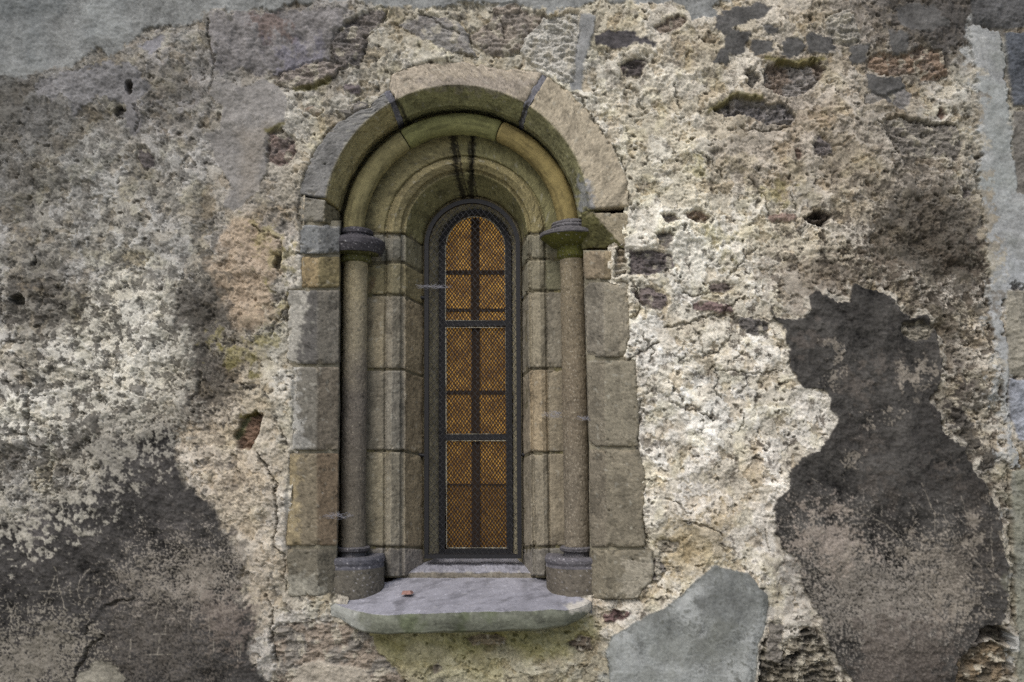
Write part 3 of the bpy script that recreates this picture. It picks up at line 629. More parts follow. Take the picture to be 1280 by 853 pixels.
# ---------------- mortar band and quoins of the pier at the right edge
band = [(1214,30),(1250,38),(1258,95),(1262,150),(1265,200),(1267,240),(1300,245),(1300,355),(1262,358),(1255,372),(1256,450),(1257,500),(1266,545),(1275,580),(1262,585),(1262,600),(1262,560),(1252,500),(1240,400),(1232,300),(1224,200),(1220,100)]
pier0 = len(NAMES)
patch('mortar_band', band, (156,158,157), .009, .9, 1.0, M_SMO, 2.0, .5, label='pale grey mortar band running down beside the pier blocks', mott=.07)
tint([(1218,100),(1258,100),(1264,240),(1230,240)], (140,146,142), .5, 1, 18, .6, n60)
tint([(1250,330),(1300,320),(1300,360),(1255,370)], (178,182,186), .5, 1, 12, .6, n25)
for y in range(40, 850, 16):
    x = np.interp(y, [40,100,200,300,400,500,600,850], [1218,1222,1226,1234,1242,1254,1262,1270]); r = random.uniform(3, 11)
    tint([(x-8,y-r),(x+r,y-r*.5),(x+r*.9,y+r*.6),(x-8,y+r)], random.choice([(178,172,156),(150,142,126),(112,106,96),(172,174,172)]), .7, 1.5, 4, 1.3)
    if y < 330: tint([(x+18+r,y-r*2),(x+24+r,y-r*2),(x+26+r,y+r*2),(x+18+r,y+r*2)], random.choice([(140,142,138),(174,178,178),(146,150,146)]), .4, 1, 8, .8, n25)
def quoin(poly, c, label, base=.012, c2=None):
    sl, sd = patch('quoin_stone', poly, c, base, 2.2, .25, M_ASH, 1.8, .3, .006, label=label, mott=.12)
    if c2: tint(poly, c2, .5, 1, 12, .9, n25)
quoin([(1210,-60),(1300,-60),(1300,32),(1258,36),(1215,30)], (88,88,88), 'dark grey block at the top of the pier', .008)
quoin([(1256,40),(1700,36),(1700,132),(1266,132),(1261,90)], (88,92,98), 'dark blue grey block of the pier')
quoin([(1266,138),(1700,136),(1700,240),(1270,242),(1266,200)], (112,109,103), 'brownish grey block of the pier')
quoin([(1256,364),(1700,352),(1700,470),(1258,470)], (140,136,124), 'tan block of the pier', .016)
quoin([(1260,474),(1700,474),(1700,556),(1275,552),(1262,520)], (150,154,162), 'pale bluish block of the pier', .014)
quoin([(1264,590),(1300,580),(1700,580),(1700,900),(1272,900),(1270,790),(1268,700)], (138,138,128), 'long greenish grey slab low on the pier', .012, (112,112,96))
quoin([(1300,246),(1700,246),(1700,350),(1300,352)], (150,152,154), None)
crack([(1262,590),(1263,640),(1265,700),(1268,780)], 1.6, .014); crack([(1222,195),(1221,215),(1224,245)], 1.6, .012)

# ------------------------------------------------------------------ hole for the window stonework
SUR = [(360,742),(358,688),(356,684),(362,566),(366,563),(366,460),(358,455),(358,362),(376,358),(376,320),(374,318),(374,277),(376,231),(389,197),(413,161),(431,148),(462,133),(486,110),(489,94),(498,89),(523,81),(547,75),(560,77),(621,85),(667,90),(682,93),(712,115),(743,151),(770,191),(782,222),(787,258),(783,305),(766,312),(766,348),(786,352),(788,422),(780,447),(795,450),(797,495),(798,540),(798,558),(806,598),(804,641),(807,676),(816,690),(817,723),(792,750),(740,752),(700,756),(440,756),(400,746)]
sl = box_of(SUR, 12)
sds = np.full(PX.shape, -99, f32); sds[sl] = sd_poly(PX[sl], PY[sl], SUR)
H -= .016 * sm(0, 2.5, sds)
H += .003 * sm(-9, -2, sds) * (1 - sm(-2, 0, sds)) * (0.6 + 0.4 * n25)
sl = box_of(SUR, 40); s2 = np.full(PX.shape, -99, f32)
s2[sl] = sd_poly(PX[sl], PY[sl], [(432,735),(730,735),(724,762),(700,774),(465,778),(446,772),(434,762)])
hole = (sds > 6) | (s2 > 0)

wall = thing('church_wall', 'tall old wall of patched lime render and rubble stone around the window', 'wall', (0, 0, 0))
pier = thing('stone_pier', 'pier of dressed blocks and mortar at the right edge of the wall', 'pier', tuple(un(1275, ground_py, 0.0)))
WP = un(PX, PY, 0.0)
WP[..., 1] -= H
# shallow undercuts: let coats lean out a little so their upper edges catch the sky
IDX = np.arange(NY * NX, dtype=np.int32).reshape(NY, NX)
Q = np.stack([IDX[:-1, :-1], IDX[1:, :-1], IDX[1:, 1:], IDX[:-1, 1:]], -1).reshape(-1, 4)
qreg = reg[:-1, :-1].ravel(); qh = (hole[:-1, :-1] & hole[1:, 1:] & hole[:-1, 1:] & hole[1:, :-1]).ravel()
Vf = WP.reshape(-1, 3); Cf = col.reshape(-1, 3)
order = np.argsort(qreg, kind='stable')
bounds = np.searchsorted(qreg[order], np.arange(len(NAMES) + 1))
for i, (nm, mat, lab) in enumerate(NAMES):
    q = order[bounds[i]:bounds[i + 1]]; q = q[~qh[q]]
    if len(q) < 12: continue
    qq = Q[q]; u, inv = np.unique(qq, return_inverse=True)
    o = link(nm, raw_mesh(nm, Vf[u], inv.reshape(-1, 4), Cf[u]), mat, pier if i >= pier0 + 0 and nm in ('mortar_band', 'quoin_stone') else wall)
    if lab: o['label'] = lab

# solid masonry behind the skin, with an added back behind the opening to stop light leaks
def wbox(s, pxa, pya, pxb, pyb, d0, d1):
    a = un(pxa, pyb, 0); b = un(pxb, pya, 0)
    s.box((a[0], d0, a[2]), (b[0], d1, b[2]))
k = Soup()
wbox(k, -515, -400, 335, 1000, .085, .9); wbox(k, 835, -400, 1790, 1000, .085, .9)
wbox(k, 335, -400, 835, 40, .0852, .9); wbox(k, 335, 800, 835, 1000, .0852, .9)
a = un(-515, 1000, 0); b = un(1790, 1000, 0); k.box((a[0], .085, 0), (b[0], .9, a[2]))
wbox(k, 335, 40, 835, 800, .75, .899)  # unseen back across the window opening, added to keep light out
k.build('core_and_light_stop', plain_mat('core_mortar', (150, 142, 125), 0.95, 0, 60, 0.3, 0.5), wall)

# ================================================================== WINDOW STONEWORK
STAINS = [([(566,172),(570,210),(580,247)],4.6,(24,22,18),.9),([(591,170),(589,210),(589,248)],4.6,(24,22,18),.9),
          ([(495,126),(504,140),(514,162)],3.0,(30,28,22),.85),([(660,129),(654,142),(650,152)],2.6,(34,32,22),.8),
          ([(502,168),(510,182)],1.4,(40,36,28),.8),([(626,150),(622,176)],1.2,(52,46,30),.7),
          ([(466,350),(464,360),(465,358)],4,(80,56,38),.6)]
def ang(cx, cy, rx, ry):
    return lambda t: (cx + rx * np.cos(np.radians(t)), cy - ry * np.sin(np.radians(t)))

def skin(name, px, py, dep, cfun, parent, mat=M_ASH, amp=1.0, seed=0, ends=(1, 1), sides=(0, 0), rnd=3.0, label=None, outdep=0.03, pits=1.0, gr=1.0):
    """grid of measured points with depth -> displaced stone block; ends/sides are turned back into the joints"""
    px = np.asarray(px, float); py = np.asarray(py, float); dep = np.asarray(dep, float) * np.ones_like(px)
    P = un(px, py, dep); Nn = normals_of(P)
    if (Nn[..., 1].mean()) > 0: Nn = -Nn
    ny, nx = px.shape
    # arc-length coordinates in mm-ish units
    U = np.zeros((ny, nx)); U[:, 1:] = np.cumsum(np.linalg.norm(np.diff(P, axis=1), axis=2), 1)
    T = np.zeros((ny, nx)); T[1:] = np.cumsum(np.linalg.norm(np.diff(P, axis=0), axis=2), 0)
    U = U * 330; T = T * 330
    so = seed * 131.7
    a40 = fbm(U + so, T + so, 44, 2, 300); a12 = fbm(U + so, T - so, 13, 3, 304); a4 = fbm(U - so, T + so, 4.2, 3, 308); wn = RNG.standard_normal(U.shape)
    pit = sm(.30, .42, fbm(U + so * 2, T, 6, 2, 320))
    d = amp * (0.0032 * a40 + 0.0022 * a12 + 0.0013 * a4 + 0.00022 * wn - 0.0016 * pit * pits)
    tl = T / (T[-1:] + 1e-9)
    dl0 = T; dl1 = T[-1:] - T
    wob = 1 + 1.2 * a12
    if ends[0]: d -= 0.0045 * np.clip(1 - dl0 / (rnd * wob), 0, 1) ** 2
    if ends[1]: d -= 0.0045 * np.clip(1 - dl1 / (rnd * wob), 0, 1) ** 2
    d0 = U; d1 = U[:, -1:] - U
    if sides[0]: d -= 0.006 * np.clip(1 - d0 / (rnd * wob), 0, 1) ** 2
    if sides[1]: d -= 0.006 * np.clip(1 - d1 / (rnd * wob), 0, 1) ** 2
    edd = np.full(U.shape, 99.0)
    if ends[0]: edd = np.minimum(edd, dl0)
    if ends[1]: edd = np.minimum(edd, dl1)
    if sides[0]: edd = np.minimum(edd, d0)
    if sides[1]: edd = np.minimum(edd, d1)
    chip = sm(.12, .34, fbm(U + 2 * so, T - 3 * so, 15, 3, 350)) * np.clip(1 - edd / 7.5, 0, 1)
    d -= .0095 * chip * amp
    c = cfun(px, py) if callable(cfun) else np.ones(px.shape + (1,)) * S(cfun)
    if name in ('jamb_stone', 'arch_stone', 'splay_stone'):
        lum = c.mean(-1, keepdims=True); c = (c * .72 + lum * .16) * .88 + S(134, 128, 112) * .12
    c = c * (1 + 0.16 * a40 + 0.2 * a12 + 0.24 * a4 * gr + 0.13 * gr * wn - 0.18 * pit * gr)[..., None]
    run = sm(.05, .5, fbm(px / 2.2 + so, py * .12, 9, 3, 360)) * sm(-.3, .3, fbm(px, py, 60, 2, 364)); c = c * (1 - .22 * run)[..., None]
    c = c * (1 - .3 * chip[..., None]) + S(176, 164, 138) * .3 * chip[..., None]
    li = (sm(.42, .52, fbm(U - so, T + 2 * so, 9, 3, 368)) * .35 * gr)[..., None]; c = c * (1 - li) + S(176, 174, 162) * li
    sp = sm(.38, .5, fbm(U + so, T + 3 * so, 5, 2, 331)); c = c * (1 + 0.35 * sp)[..., None]
    dk = sm(.12, .42, fbm(U + 4 * so, T + so, 30, 4, 337, .6)); c = c * (1 - 0.3 * dk)[..., None]
    for pl, w, sc, kk in STAINS:
        m = sm(w * 1.4, w * .3, sd_line(px.astype(f32), py.astype(f32), pl) + 2.0 * a4 * w * .5)[..., None] * kk
        c = c * (1 - m) + S(sc) * m
    P = P + Nn * d[..., None]
    def addrow(P, c, first, axis_):
        edge = np.take(P, [0 if first else -1], axis=axis_); ec = np.take(c, [0 if first else -1], axis=axis_); en = np.take(Nn_, [0 if first else -1], axis=axis_)
        new = edge - en * outdep
        return (np.concatenate([new, P], axis_), np.concatenate([ec, c], axis_)) if first else (np.concatenate([P, new], axis_), np.concatenate([c, ec], axis_))
    Nn_ = Nn
    for ax, fl in ((0, ends), (1, sides)):
        for first in (True, False):
            if fl[0 if first else 1]:
                P, c = addrow(P, c, first, ax)
                e = np.take(Nn_, [0 if first else -1], axis=ax)
                Nn_ = np.concatenate([e, Nn_], ax) if first else np.concatenate([Nn_, e], ax)
    ny, nx = P.shape[:2]
    o = link(name, raw_mesh(name, P.reshape(-1, 3), grid_faces(ny, nx), c.reshape(-1, 3)), mat, parent)
    if label: o['label'] = label
    return o

def loft(rails, t, nsub):
    """rails: list of (fx(t), fy(t), depth) ; returns grids with rails spread across columns"""
    X = []; Y = []; Dp = []
    R_ = [(np.asarray(f(t)[0], float) * np.ones_like(t), np.asarray(f(t)[1], float) * np.ones_like(t), dp) for f, dp in rails]
    for k in range(len(R_) - 1):
        n = nsub[k]
        for j in range(n + (1 if k == len(R_) - 2 else 0)):
            w = j / n
            X.append(R_[k][0] * (1 - w) + R_[k + 1][0] * w); Y.append(R_[k][1] * (1 - w) + R_[k + 1][1] * w); Dp.append(np.full(t.shape, R_[k][2] * (1 - w) + R_[k + 1][2] * w))
    return np.stack(X, 1), np.stack(Y, 1), np.stack(Dp, 1)

def prof(pts, n):
    """smooth profile: list of (rail weight positions) helper"""
    return pts

sur = thing('window_surround', 'round arched sandstone surround with stepped mouldings around the window', 'window surround', tuple(un(580, 745, 0)))

def lin(pts):
    P = np.array(pts, float)
    return lambda t: (np.interp(t, P[:, 1], P[:, 0]), t)

# ---- outer order, jambs
jl_edge = lin([(398,318),(397,457),(396,565),(397,684),(397,745)]); jl_in = lin([(425,280),(424,360),(423,560),(421,684),(420,745)])
jr_edge = lin([(755,306),(755,350),(756,450),(757,560),(759,684),(760,748)]); jr_in = lin([(729,300),(731,350),(734,450),(737,560),(738,684),(739,748)])
def facemix(c1, c2, xedge, w=3, extra=None):
    a, b = S(c1), S(c2)
    def f(px, py):
        xe = xedge(py)[0] if callable(xedge) else xedge
        m = sm(-w, w, px - xe)[..., None]
        c = a * (1 - m) + b * m
        if extra is not None: c = extra(c, px, py)
        return c
    return f
def jamb(side, y0, y1, outer, c1, c2, seed, label=None, extra=None, proud=.006, amp=1.2):
    t = np.arange(y0, y1 + .01, 1.15)
    po = np.array(outer, float)
    rs = np.random.RandomState(seed)
    def fo(tt): return (np.interp(tt, po[:, 1], po[:, 0]) + perlin(tt / 9.0, tt * 0 + seed * 3.3, seed) * 3.0, tt)
    if side == 'L':
        rails = [(fo, -proud), (jl_edge, -proud), (lambda q: (jl_in(q)[0], q), .045), (lambda q: (jl_in(q)[0] + 3, q), .2)]
        x, y, d = loft(rails, t, [26, 20, 12])
        cf = facemix(c1, c2, jl_edge, 3, extra); sd_ = (1, 0)
    else:
        rails = [(lambda q: (jr_in(q)[0] - 2, q), .2), (jr_in, .045), (jr_edge, -proud), (fo, -proud)]
        x, y, d = loft(rails, t, [12, 20, 30])
        cf = facemix(c2, c1, jr_edge, 3, extra); sd_ = (0, 1)
    return skin('jamb_stone', x, y, d, cf, sur, M_ASH, amp, seed, (1, 1), sd_, 3.2, label, .045)

def splash(poly, c, k=1.0, soft=4):
    def f(cc, px, py):
        n = fbm(px, py, 9, 4, 77) * 14
        m = (sm(-soft, soft, sd_poly(px.astype(f32), py.astype(f32), poly) + n) * k)[..., None]
        return cc * (1 - m) + S(c) * m
    return f
def both(*fs):
    def f(c, px, py):
        for q in fs: c = q(c, px, py)
        return c
    return f
jamb('L', 281, 317, [(375,270),(374,320)], (134,138,140), (128,130,130), 1, 'grey block below the left spring of the arch', None, .012)
jamb('L', 321, 359, [(376,318),(377,362)], (164,142,98), (140,126,82), 2, 'small ochre block on the left jamb')
jamb('L', 363, 456, [(360,360),(358,458)], (96,94,92), (130,124,112), 3, 'blackened block on the left jamb', splash([(340,350),(386,350),(380,400),(372,440),(376,470),(340,470)], (184,180,168)))
jamb('L', 459, 563, [(366,456),(364,566)], (124,120,110), (126,116,100), 4, None, splash([(350,450),(372,455),(374,520),(388,560),(350,570)], (186,184,176)))
jamb('L', 567, 683, [(362,564),(357,686)], (138,126,102), (136,116,90), 5, 'brownish block on the left jamb', splash([(340,560),(374,570),(372,690),(340,690)], (178,160,118), .9))
jamb('L', 687, 746, [(358,684),(360,748)], (116,110,94), (116,110,94), 6, None, splash([(350,715),(395,722),(420,752),(350,760)], (168,164,148), .9))
jamb('R', 314, 349, [(766,310),(764,352)], (164,146,112), (148,132,106), 7, 'small ochre block on the right jamb')
jamb('R', 353, 447, [(786,350),(788,422),(779,449)], (158,149,128), (138,131,116), 8)
jamb('R', 451, 558, [(795,449),(797,495),(799,538),(797,560)], (146,138,117), (134,126,108), 9)
jamb('R', 562, 684, [(799,560),(808,598),(804,641),(807,686)], (142,133,112), (132,123,105), 10)
jamb('R', 688, 749, [(816,688),(817,723),(795,750)], (132,124,104), (132,124,104), 11, None, splash([(780,700),(830,690),(830,760),(770,760)], (176,168,148), .8))

# impost block at the right with its broken mossy corner
xx, yy = np.meshgrid(np.arange(727, 786.5, 1.1), np.arange(266, 311.5, 1.1))
e1 = (xx - 741) * (297 - 266) - (yy - 266) * (768 - 741)      # >0 right of the broken edge
sdl = -e1 / math.hypot(31, 27)
low = (yy - (313 - (xx - 730) * 16 / 38)) * (xx < 768)
dd = np.where(sdl > 0, np.minimum(sdl * .0026, .09), 0) - .006
gsp = lambda px, py: (lambda m: S(164,152,124) * (1 - m) + S(98,96,44) * m)(sm(-1.5, 1.5, ((px - 741) * -31 + (py - 266) * 27) / 41.1 + 1.5 * fbm(px, py, 6, 3, 5))[..., None])
skin('jamb_stone', xx, yy, dd, gsp, sur, M_ASH, 1.3, 12, (1, 1), (0, 1), 3, 'impost block with a broken mossy corner at the right', .05)

# ---- outer order, arch
sp_ = np.array(SUR); acx, acy = 571.5, 273.5
sel = sp_[(sp_[:, 1] < 300) & (sp_[:, 1] > 60)]
aa = np.degrees(np.arctan2(acy - sel[:, 1], sel[:, 0] - acx)); rr_ = np.hypot(acy - sel[:, 1], sel[:, 0] - acx); o_ = np.argsort(aa); aa, rr_ = aa[o_], rr_[o_]
def a_out(t):
    r = np.interp(t, aa, rr_) + perlin(np.asarray(t) / 3.0, np.asarray(t) * 0 + .5, 9) * 3.0
    return acx + r * np.cos(np.radians(t)), acy - r * np.sin(np.radians(t))
a1 = ang(571.5, 273.5, 166.5, 167); a2 = ang(573, 284, 151, 152); a3 = ang(574.5, 295, 148, 153)
def arch(t0, t1, c1, c2, seed, label, proud=.006, extra=None, inner=None):
    t = np.arange(t1, t0 - .01, -.36)
    x, y, d = loft([(a_out, -proud), (a1, -proud), (a2, .075), (inner or a3, .22)], t, [26, 26, 18])
    def cf(px, py):
        r = np.hypot((px - 571.5) / 166.5, (py - 273.5) / 167)
        m = sm(1.015, .985, r)[..., None]
        c = S(c1) * (1 - m) + S(c2) * m
        if extra: c = extra(c, px, py)
        return c
    return skin('arch_stone', x, y, d, cf, sur, M_ASH, 1.3, seed, (1, 1), (1, 0), 2.6, label, .05)
arch(4, 57.6, (196,182,154), (150,147,98), 21, 'large tan arch stone on the right', extra=splash([(720,225),(738,228),(742,262),(725,262)], (158,162,168), .8))
arch(59.6, 117.6, (194,180,158), (146,145,92), 22, 'pinkish top stone of the arch', extra=splash([(520,100),(600,92),(670,104),(640,118),(540,112)], (150,140,132), .5))
arch(120.2, 171, (134,134,133), (164,152,98), 23, 'grey arch stone on the left')
arch(172, 181, (138,134,122), (120,112,84), 24, None)
# mortar packed in the joints of the arch
for t0, t1, cc in ((57.3, 59.9, (122,122,128)), (117.3, 120.5, (112,112,120))):
    t = np.arange(t1, t0 - .01, -.36)
    x, y, d = loft([(a_out, -.001), (a1, -.001), (a2, .08), (a3, .22)], t, [20, 20, 14])
    skin('joint_mortar', x, y, d, cc, sur, M_SMO, 1.0, 31 + int(t0), (0, 0), (1, 0), 2, None, .05)

# ---- recessed bed behind the columns and the roll
def ring(cx, ysp, rx, ry, xl_b, xr_b, yb=700):
    """stilted arch path: t 0..1 left jamb (bottom to spring), 1..2 arch, 2..3 right jamb"""
    def f(t):
        t = np.asarray(t, float)
        xl, xr = cx - rx, cx + rx
        th_ = np.pi * (1 - np.clip(t - 1, 0, 1))
        x = np.where(t < 1, xl_b + (xl - xl_b) * t, np.where(t > 2, xr + (xr_b - xr) * (t - 2), cx + rx * np.cos(th_)))
        y = np.where(t < 1, yb + (ysp - yb) * t, np.where(t > 2, ysp + (yb - ysp) * (t - 2), ysp - ry * np.sin(th_)))
        return x, y
    return f
YB = 722
r_bk0 = ring(576, 290, 160, 165, 415, 743, YB); r_bk1 = ring(578.5, 292, 114, 115, 470, 694, YB)
t = np.linspace(0, 3, 620)
x, y, d = loft([(r_bk0, .20), (r_bk1, .212)], t, [24])
skin('recess_bed', x, y, d, (112,106,78), sur, M_ASH, 1.0, 40, (0, 0), (0, 0))
rA = ring(578.5, 292, 126, 127, 450, 708, YB); rAB = ring(581.5, 292, 102, 98, 478, 690, YB); rAB2 = ring(581.8, 292, 99.5, 96, 480.5, 687.5, YB)
rB0 = ring(581.9, 292, 97, 94, 483, 685.5, YB); rB1 = ring(582, 292, 91, 89, 488, 681, YB); rB2 = ring(582.2, 292, 82, 81, 499, 671, YB); rB3 = ring(582.3, 292, 80, 79, 502, 668.5, YB); rC0 = ring(583, 293, 76, 76, 506, 665.5, YB); rC1 = ring(590, 306, 62.5, 61, 527, 655, YB); rC2 = ring(590.5, 306, 61, 60, 529, 653.5, YB)
RAILS = [(rA, .205), (rAB, .203), (rAB2, .216), (rB0, .200), (rB1, .190), (rB2, .212), (rB3, .236), (rC0, .230), (rC1, .345), (rC2, .36)]
SUBS = [16, 3, 5, 6, 10, 3, 4, 22, 3]
def ty(yl):  # path parameter of a height on the left jamb / right jamb
    return (YB - yl) / (YB - 292.0)
def splay(ta, tb, cA, cB, cC, seed, label=None):
    n = max(8, int(abs(tb - ta) * 380))
    t = np.linspace(ta, tb, n)
    x, y, d = loft(RAILS, t, SUBS)
    tot = sum(SUBS)
    iA, iB = SUBS[0] + SUBS[1], sum(SUBS[:7])
    ci = np.arange(tot + 1)
    mB = sm(iA - 1.5, iA + 1.5, ci)[None, :, None]; mC = sm(iB - 2, iB + 2, ci)[None, :, None]
    cA, cB, cC = [tuple(np.array(toward(q_, (128,121,102), .1)) * (1.24 if seed < 70 else 1.08)) for q_ in (cA, cB, cC)]
    c0 = (S(cA) * (1 - mB) + S(cB) * mB) * (1 - mC) + S(cC) * mC
    cf = lambda px, py: c0 * np.ones(px.shape + (1,))
    return skin('splay_stone', x, y, d, cf, sur, M_ASH, 1.0, seed, (1, 1), (0, 0), 2.2, label, .03)
g = .0035
LY_ = [722, 684, 564, 462, 369, 328, 292]
LCOL = [((100,96,92),(104,100,94),(112,106,100)), ((120,112,90),(118,112,96),(130,116,88)), ((106,100,86),(112,108,98),(126,112,86)), ((126,116,92),(116,110,96),(132,118,90)), ((124,114,78),(122,114,84),(122,112,76)), ((110,108,98),(104,102,92),(104,100,76))]
for i in range(6):
    splay(ty(LY_[i]) + g, ty(LY_[i + 1]) - g, *LCOL[i], 50 + i)
RY_ = [292, 324, 364, 461, 566, 684, 722]
RCOL = [((112,108,86),(112,108,90),(104,102,84)), ((100,98,74),(116,110,90),(108,104,88)), ((112,106,92),(126,118,98),(114,108,94)), ((122,112,92),(142,126,98),(122,112,94)), ((124,114,94),(120,112,94),(116,108,92)), ((100,98,92),(106,102,94),(108,104,98))]
for i in range(6):
    splay(3 - ty(RY_[i]) + g, 3 - ty(RY_[i + 1]) - g, *RCOL[i], 60 + i)
splay(1 + g, 1.475, (142,132,84), (148,136,90), (122,118,70), 70, 'left inner arch stone, ochre and moss green')
splay(1.479, 1.528, (136,130,78), (142,134,84), (118,116,68), 71, 'narrow keystone between two black streaks')
splay(1.532, 2 - g, (130,126,76), (150,138,86), (120,116,66), 72, 'right inner arch stone, ochre and moss green')
# mortar behind the joints
x, y, d = loft([(f, dp + .011) for f, dp in RAILS], np.linspace(0, 3, 500), [3] * 9)
skin('joint_mortar', x, y, d, (104,98,80), sur, M_SMO, .5, 80, (0, 0), (0, 0))
jr_m = lin([(760,276),(760,348),(780,354),(776,440),(790,455),(793,556),(796,562),(802,684),(810,690),(800,730),(786,750)])
for sgn, e, i_ in (('L', jl_edge, jl_in), ('R', jr_edge, jr_in)):
    t = np.arange(276 if sgn == 'L' else 313, 750, 2.0)
    if sgn == 'L': rl = [(lambda q: (q * 0 + 364, q), .008), (e, .008), (i_, .056), (lambda q: (i_(q)[0] + 3, q), .22)]
    else: rl = [(lambda q: (i_(q)[0] - 2, q), .22), (i_, .056), (e, .008), (jr_m, .008)]
    x, y, d = loft(rl, t, [8, 6, 6]); skin('joint_mortar', x, y, d, (140,134,116), sur, M_SMO, .8, 82, (0, 0), (0, 0))

# ---- roll moulding of the arch, three stones
def rollstone(ta, tb, c, seed, label):
    rc = ring(576.5, 293, 134.5, 137.5, 443, 715, YB)
    t = np.linspace(ta, tb, int((tb - ta) * 400))
    cx_, cy_ = rc(t)
    P0 = un(cx_, cy_, .155)
    tan = np.gradient(P0, axis=0); tan /= np.linalg.norm(tan, axis=1, keepdims=True)
    nrm = np.cross(tan, np.array([0, 1.0, 0])); nrm /= np.linalg.norm(nrm, axis=1, keepdims=True)
    k_ = 56; an = np.linspace(0, 2 * np.pi, k_, endpoint=False)
    U, T = np.meshgrid(an / (2 * np.pi) * 90, np.arange(len(t)) * 1.2)
    so = seed * 77.7
    a12 = fbm(U + so, T, 14, 3, 400); a4 = fbm(U, T + so, 4.4, 3, 404); a40 = fbm(U + so, T + so, 45, 2, 409)
    tt = np.arange(len(t)); ed = np.minimum(tt, len(t) - 1 - tt)[:, None]
    r = .0435 + .0022 * a40 + .0016 * a12 + .0009 * a4 - .004 * np.clip(1 - ed / 3.0, 0, 1) ** 2
    P = P0[:, None] + nrm[:, None] * (r * np.cos(an))[..., None] + np.array([0, 1.0, 0]) * (r * np.sin(an))[..., None]
    cc = S(c) * (1 + .2 * a40 + .22 * a12 + .18 * a4 + .05 * RNG.standard_normal(U.shape))[..., None]
    cc = cc * (1 - .35 * sm(.1, .4, fbm(U * 3 + so, T * .35, 22, 4, 411)))[..., None]
    o = link('roll_moulding', raw_mesh('roll_moulding', P.reshape(-1, 3), grid_faces(len(t), k_, True), cc.reshape(-1, 3)), M_ASH, sur)
    o['label'] = label
rollstone(.985, 1.325, (146,138,100), 1, 'left stone of the roll moulding')
rollstone(1.328, 1.615, (132,132,88), 2, 'greenish top stone of the roll moulding')
rollstone(1.618, 2.015, (142,128,84), 3, 'ochre right stone of the roll moulding')

# ---- window reveal behind the guard
rD0 = ring(590.5, 306, 61.5, 60.5, 528.5, 654, YB); rD1 = ring(594, 311, 45.5, 48, 548.8, 641.5, YB)
x, y, d = loft([(rC2, .352), (rD0, .362), (rD1, .44)], np.linspace(0, 3, 560), [3, 16])
skin('reveal_stone', x, y, d, (150,143,120), sur, M_ASH, .8, 90, (0, 0), (0, 0), label='plain reveal between the guard and the window')

# ================================================================== COLUMNS
M_COL = stone_mat('column_stone', 0.85, 480, 0.4, 0.0014, 0.25, 0.2)
def lathe(name, cx, cy, prof_, cfun, parent, seed=0, amp=1.0, seg=120, label=None, step=.0035):
    """prof_: (radius, z) from the bottom up; amp displaces"""
    pr = np.array(prof_, float); ln = np.concatenate([[0], np.cumsum(np.linalg.norm(np.diff(pr, axis=0), axis=1))])
    s_ = np.unique(np.concatenate([np.arange(0, ln[-1], step), ln]))
    r = np.interp(s_, ln, pr[:, 0]); z = np.interp(s_, ln, pr[:, 1])
    an = np.linspace(0, 2 * np.pi, seg, endpoint=False)
    U, T = np.meshgrid(an / (2 * np.pi) * r.max() * 2 * np.pi * 330, s_ * 330); so = seed * 57.1
    a40 = fbm(U + so, T, 44, 2, 500); a12 = fbm(U, T + so, 12, 3, 503); a4 = fbm(U + so, T + so, 4.2, 3, 507); pit = sm(.28, .4, fbm(U + so, T, 5.5, 2, 511)); wn = RNG.standard_normal(U.shape)
    dr = amp * (.0022 * a40 + .0016 * a12 + .0011 * a4 + .0002 * wn - .0016 * pit)
    fade = np.clip(r / .02, 0, 1)[:, None]
    R2 = r[:, None] + dr * fade
    P = np.stack([cx + R2 * np.cos(an), cy + R2 * np.sin(an), np.broadcast_to(z[:, None], R2.shape) + .4 * dr], -1)
    f = np.clip(s_ / ln[-1], 0, 1)
    c = cfun(U, T, np.broadcast_to(f[:, None], U.shape)) * (1 + .16 * a40 + .2 * a12 + .22 * a4 + .13 * wn - .2 * pit)[..., None]
    o = link(name, raw_mesh(name, P.reshape(-1, 3), grid_faces(len(s_), seg, True)[:, ::-1], c.reshape(-1, 3)), M_COL, parent)
    if label: o['label'] = label
    return o
def specks(c, ch, dens, sc=4.5):
    def f(U, T, h):
        m = (sm(dens - .06, dens + .06, fbm(U, T, sc, 2, 610)) * .8)[..., None]
        return (S(c) * (1 - m) + S(ch) * m)
    return f
def grade(cs, speck=None, dens=.4):
    """stone whose colour changes along its height in broken bands (different weathering)"""
    cs = [S(c) for c in cs]
    def f(U, T, h):
        q = np.clip(h + .10 * fbm(U, T, 40, 3, 620), 0, 1) * (len(cs) - 1)
        i = np.minimum(q.astype(int), len(cs) - 2); w = sm(0, 1, q - i)[..., None]
        A = np.array(cs)
        c = A[i] * (1 - w) + A[i + 1] * w
        if speck is not None:
            m = (sm(dens - .05, dens + .05, fbm(U, T, 2.6, 2, 630)) * .85)[..., None]; c = c * (1 - m) + S(speck) * m
        return c
    return f
DC = .155
def zz(px, py, dep): return float(un(px, py, dep)[2])
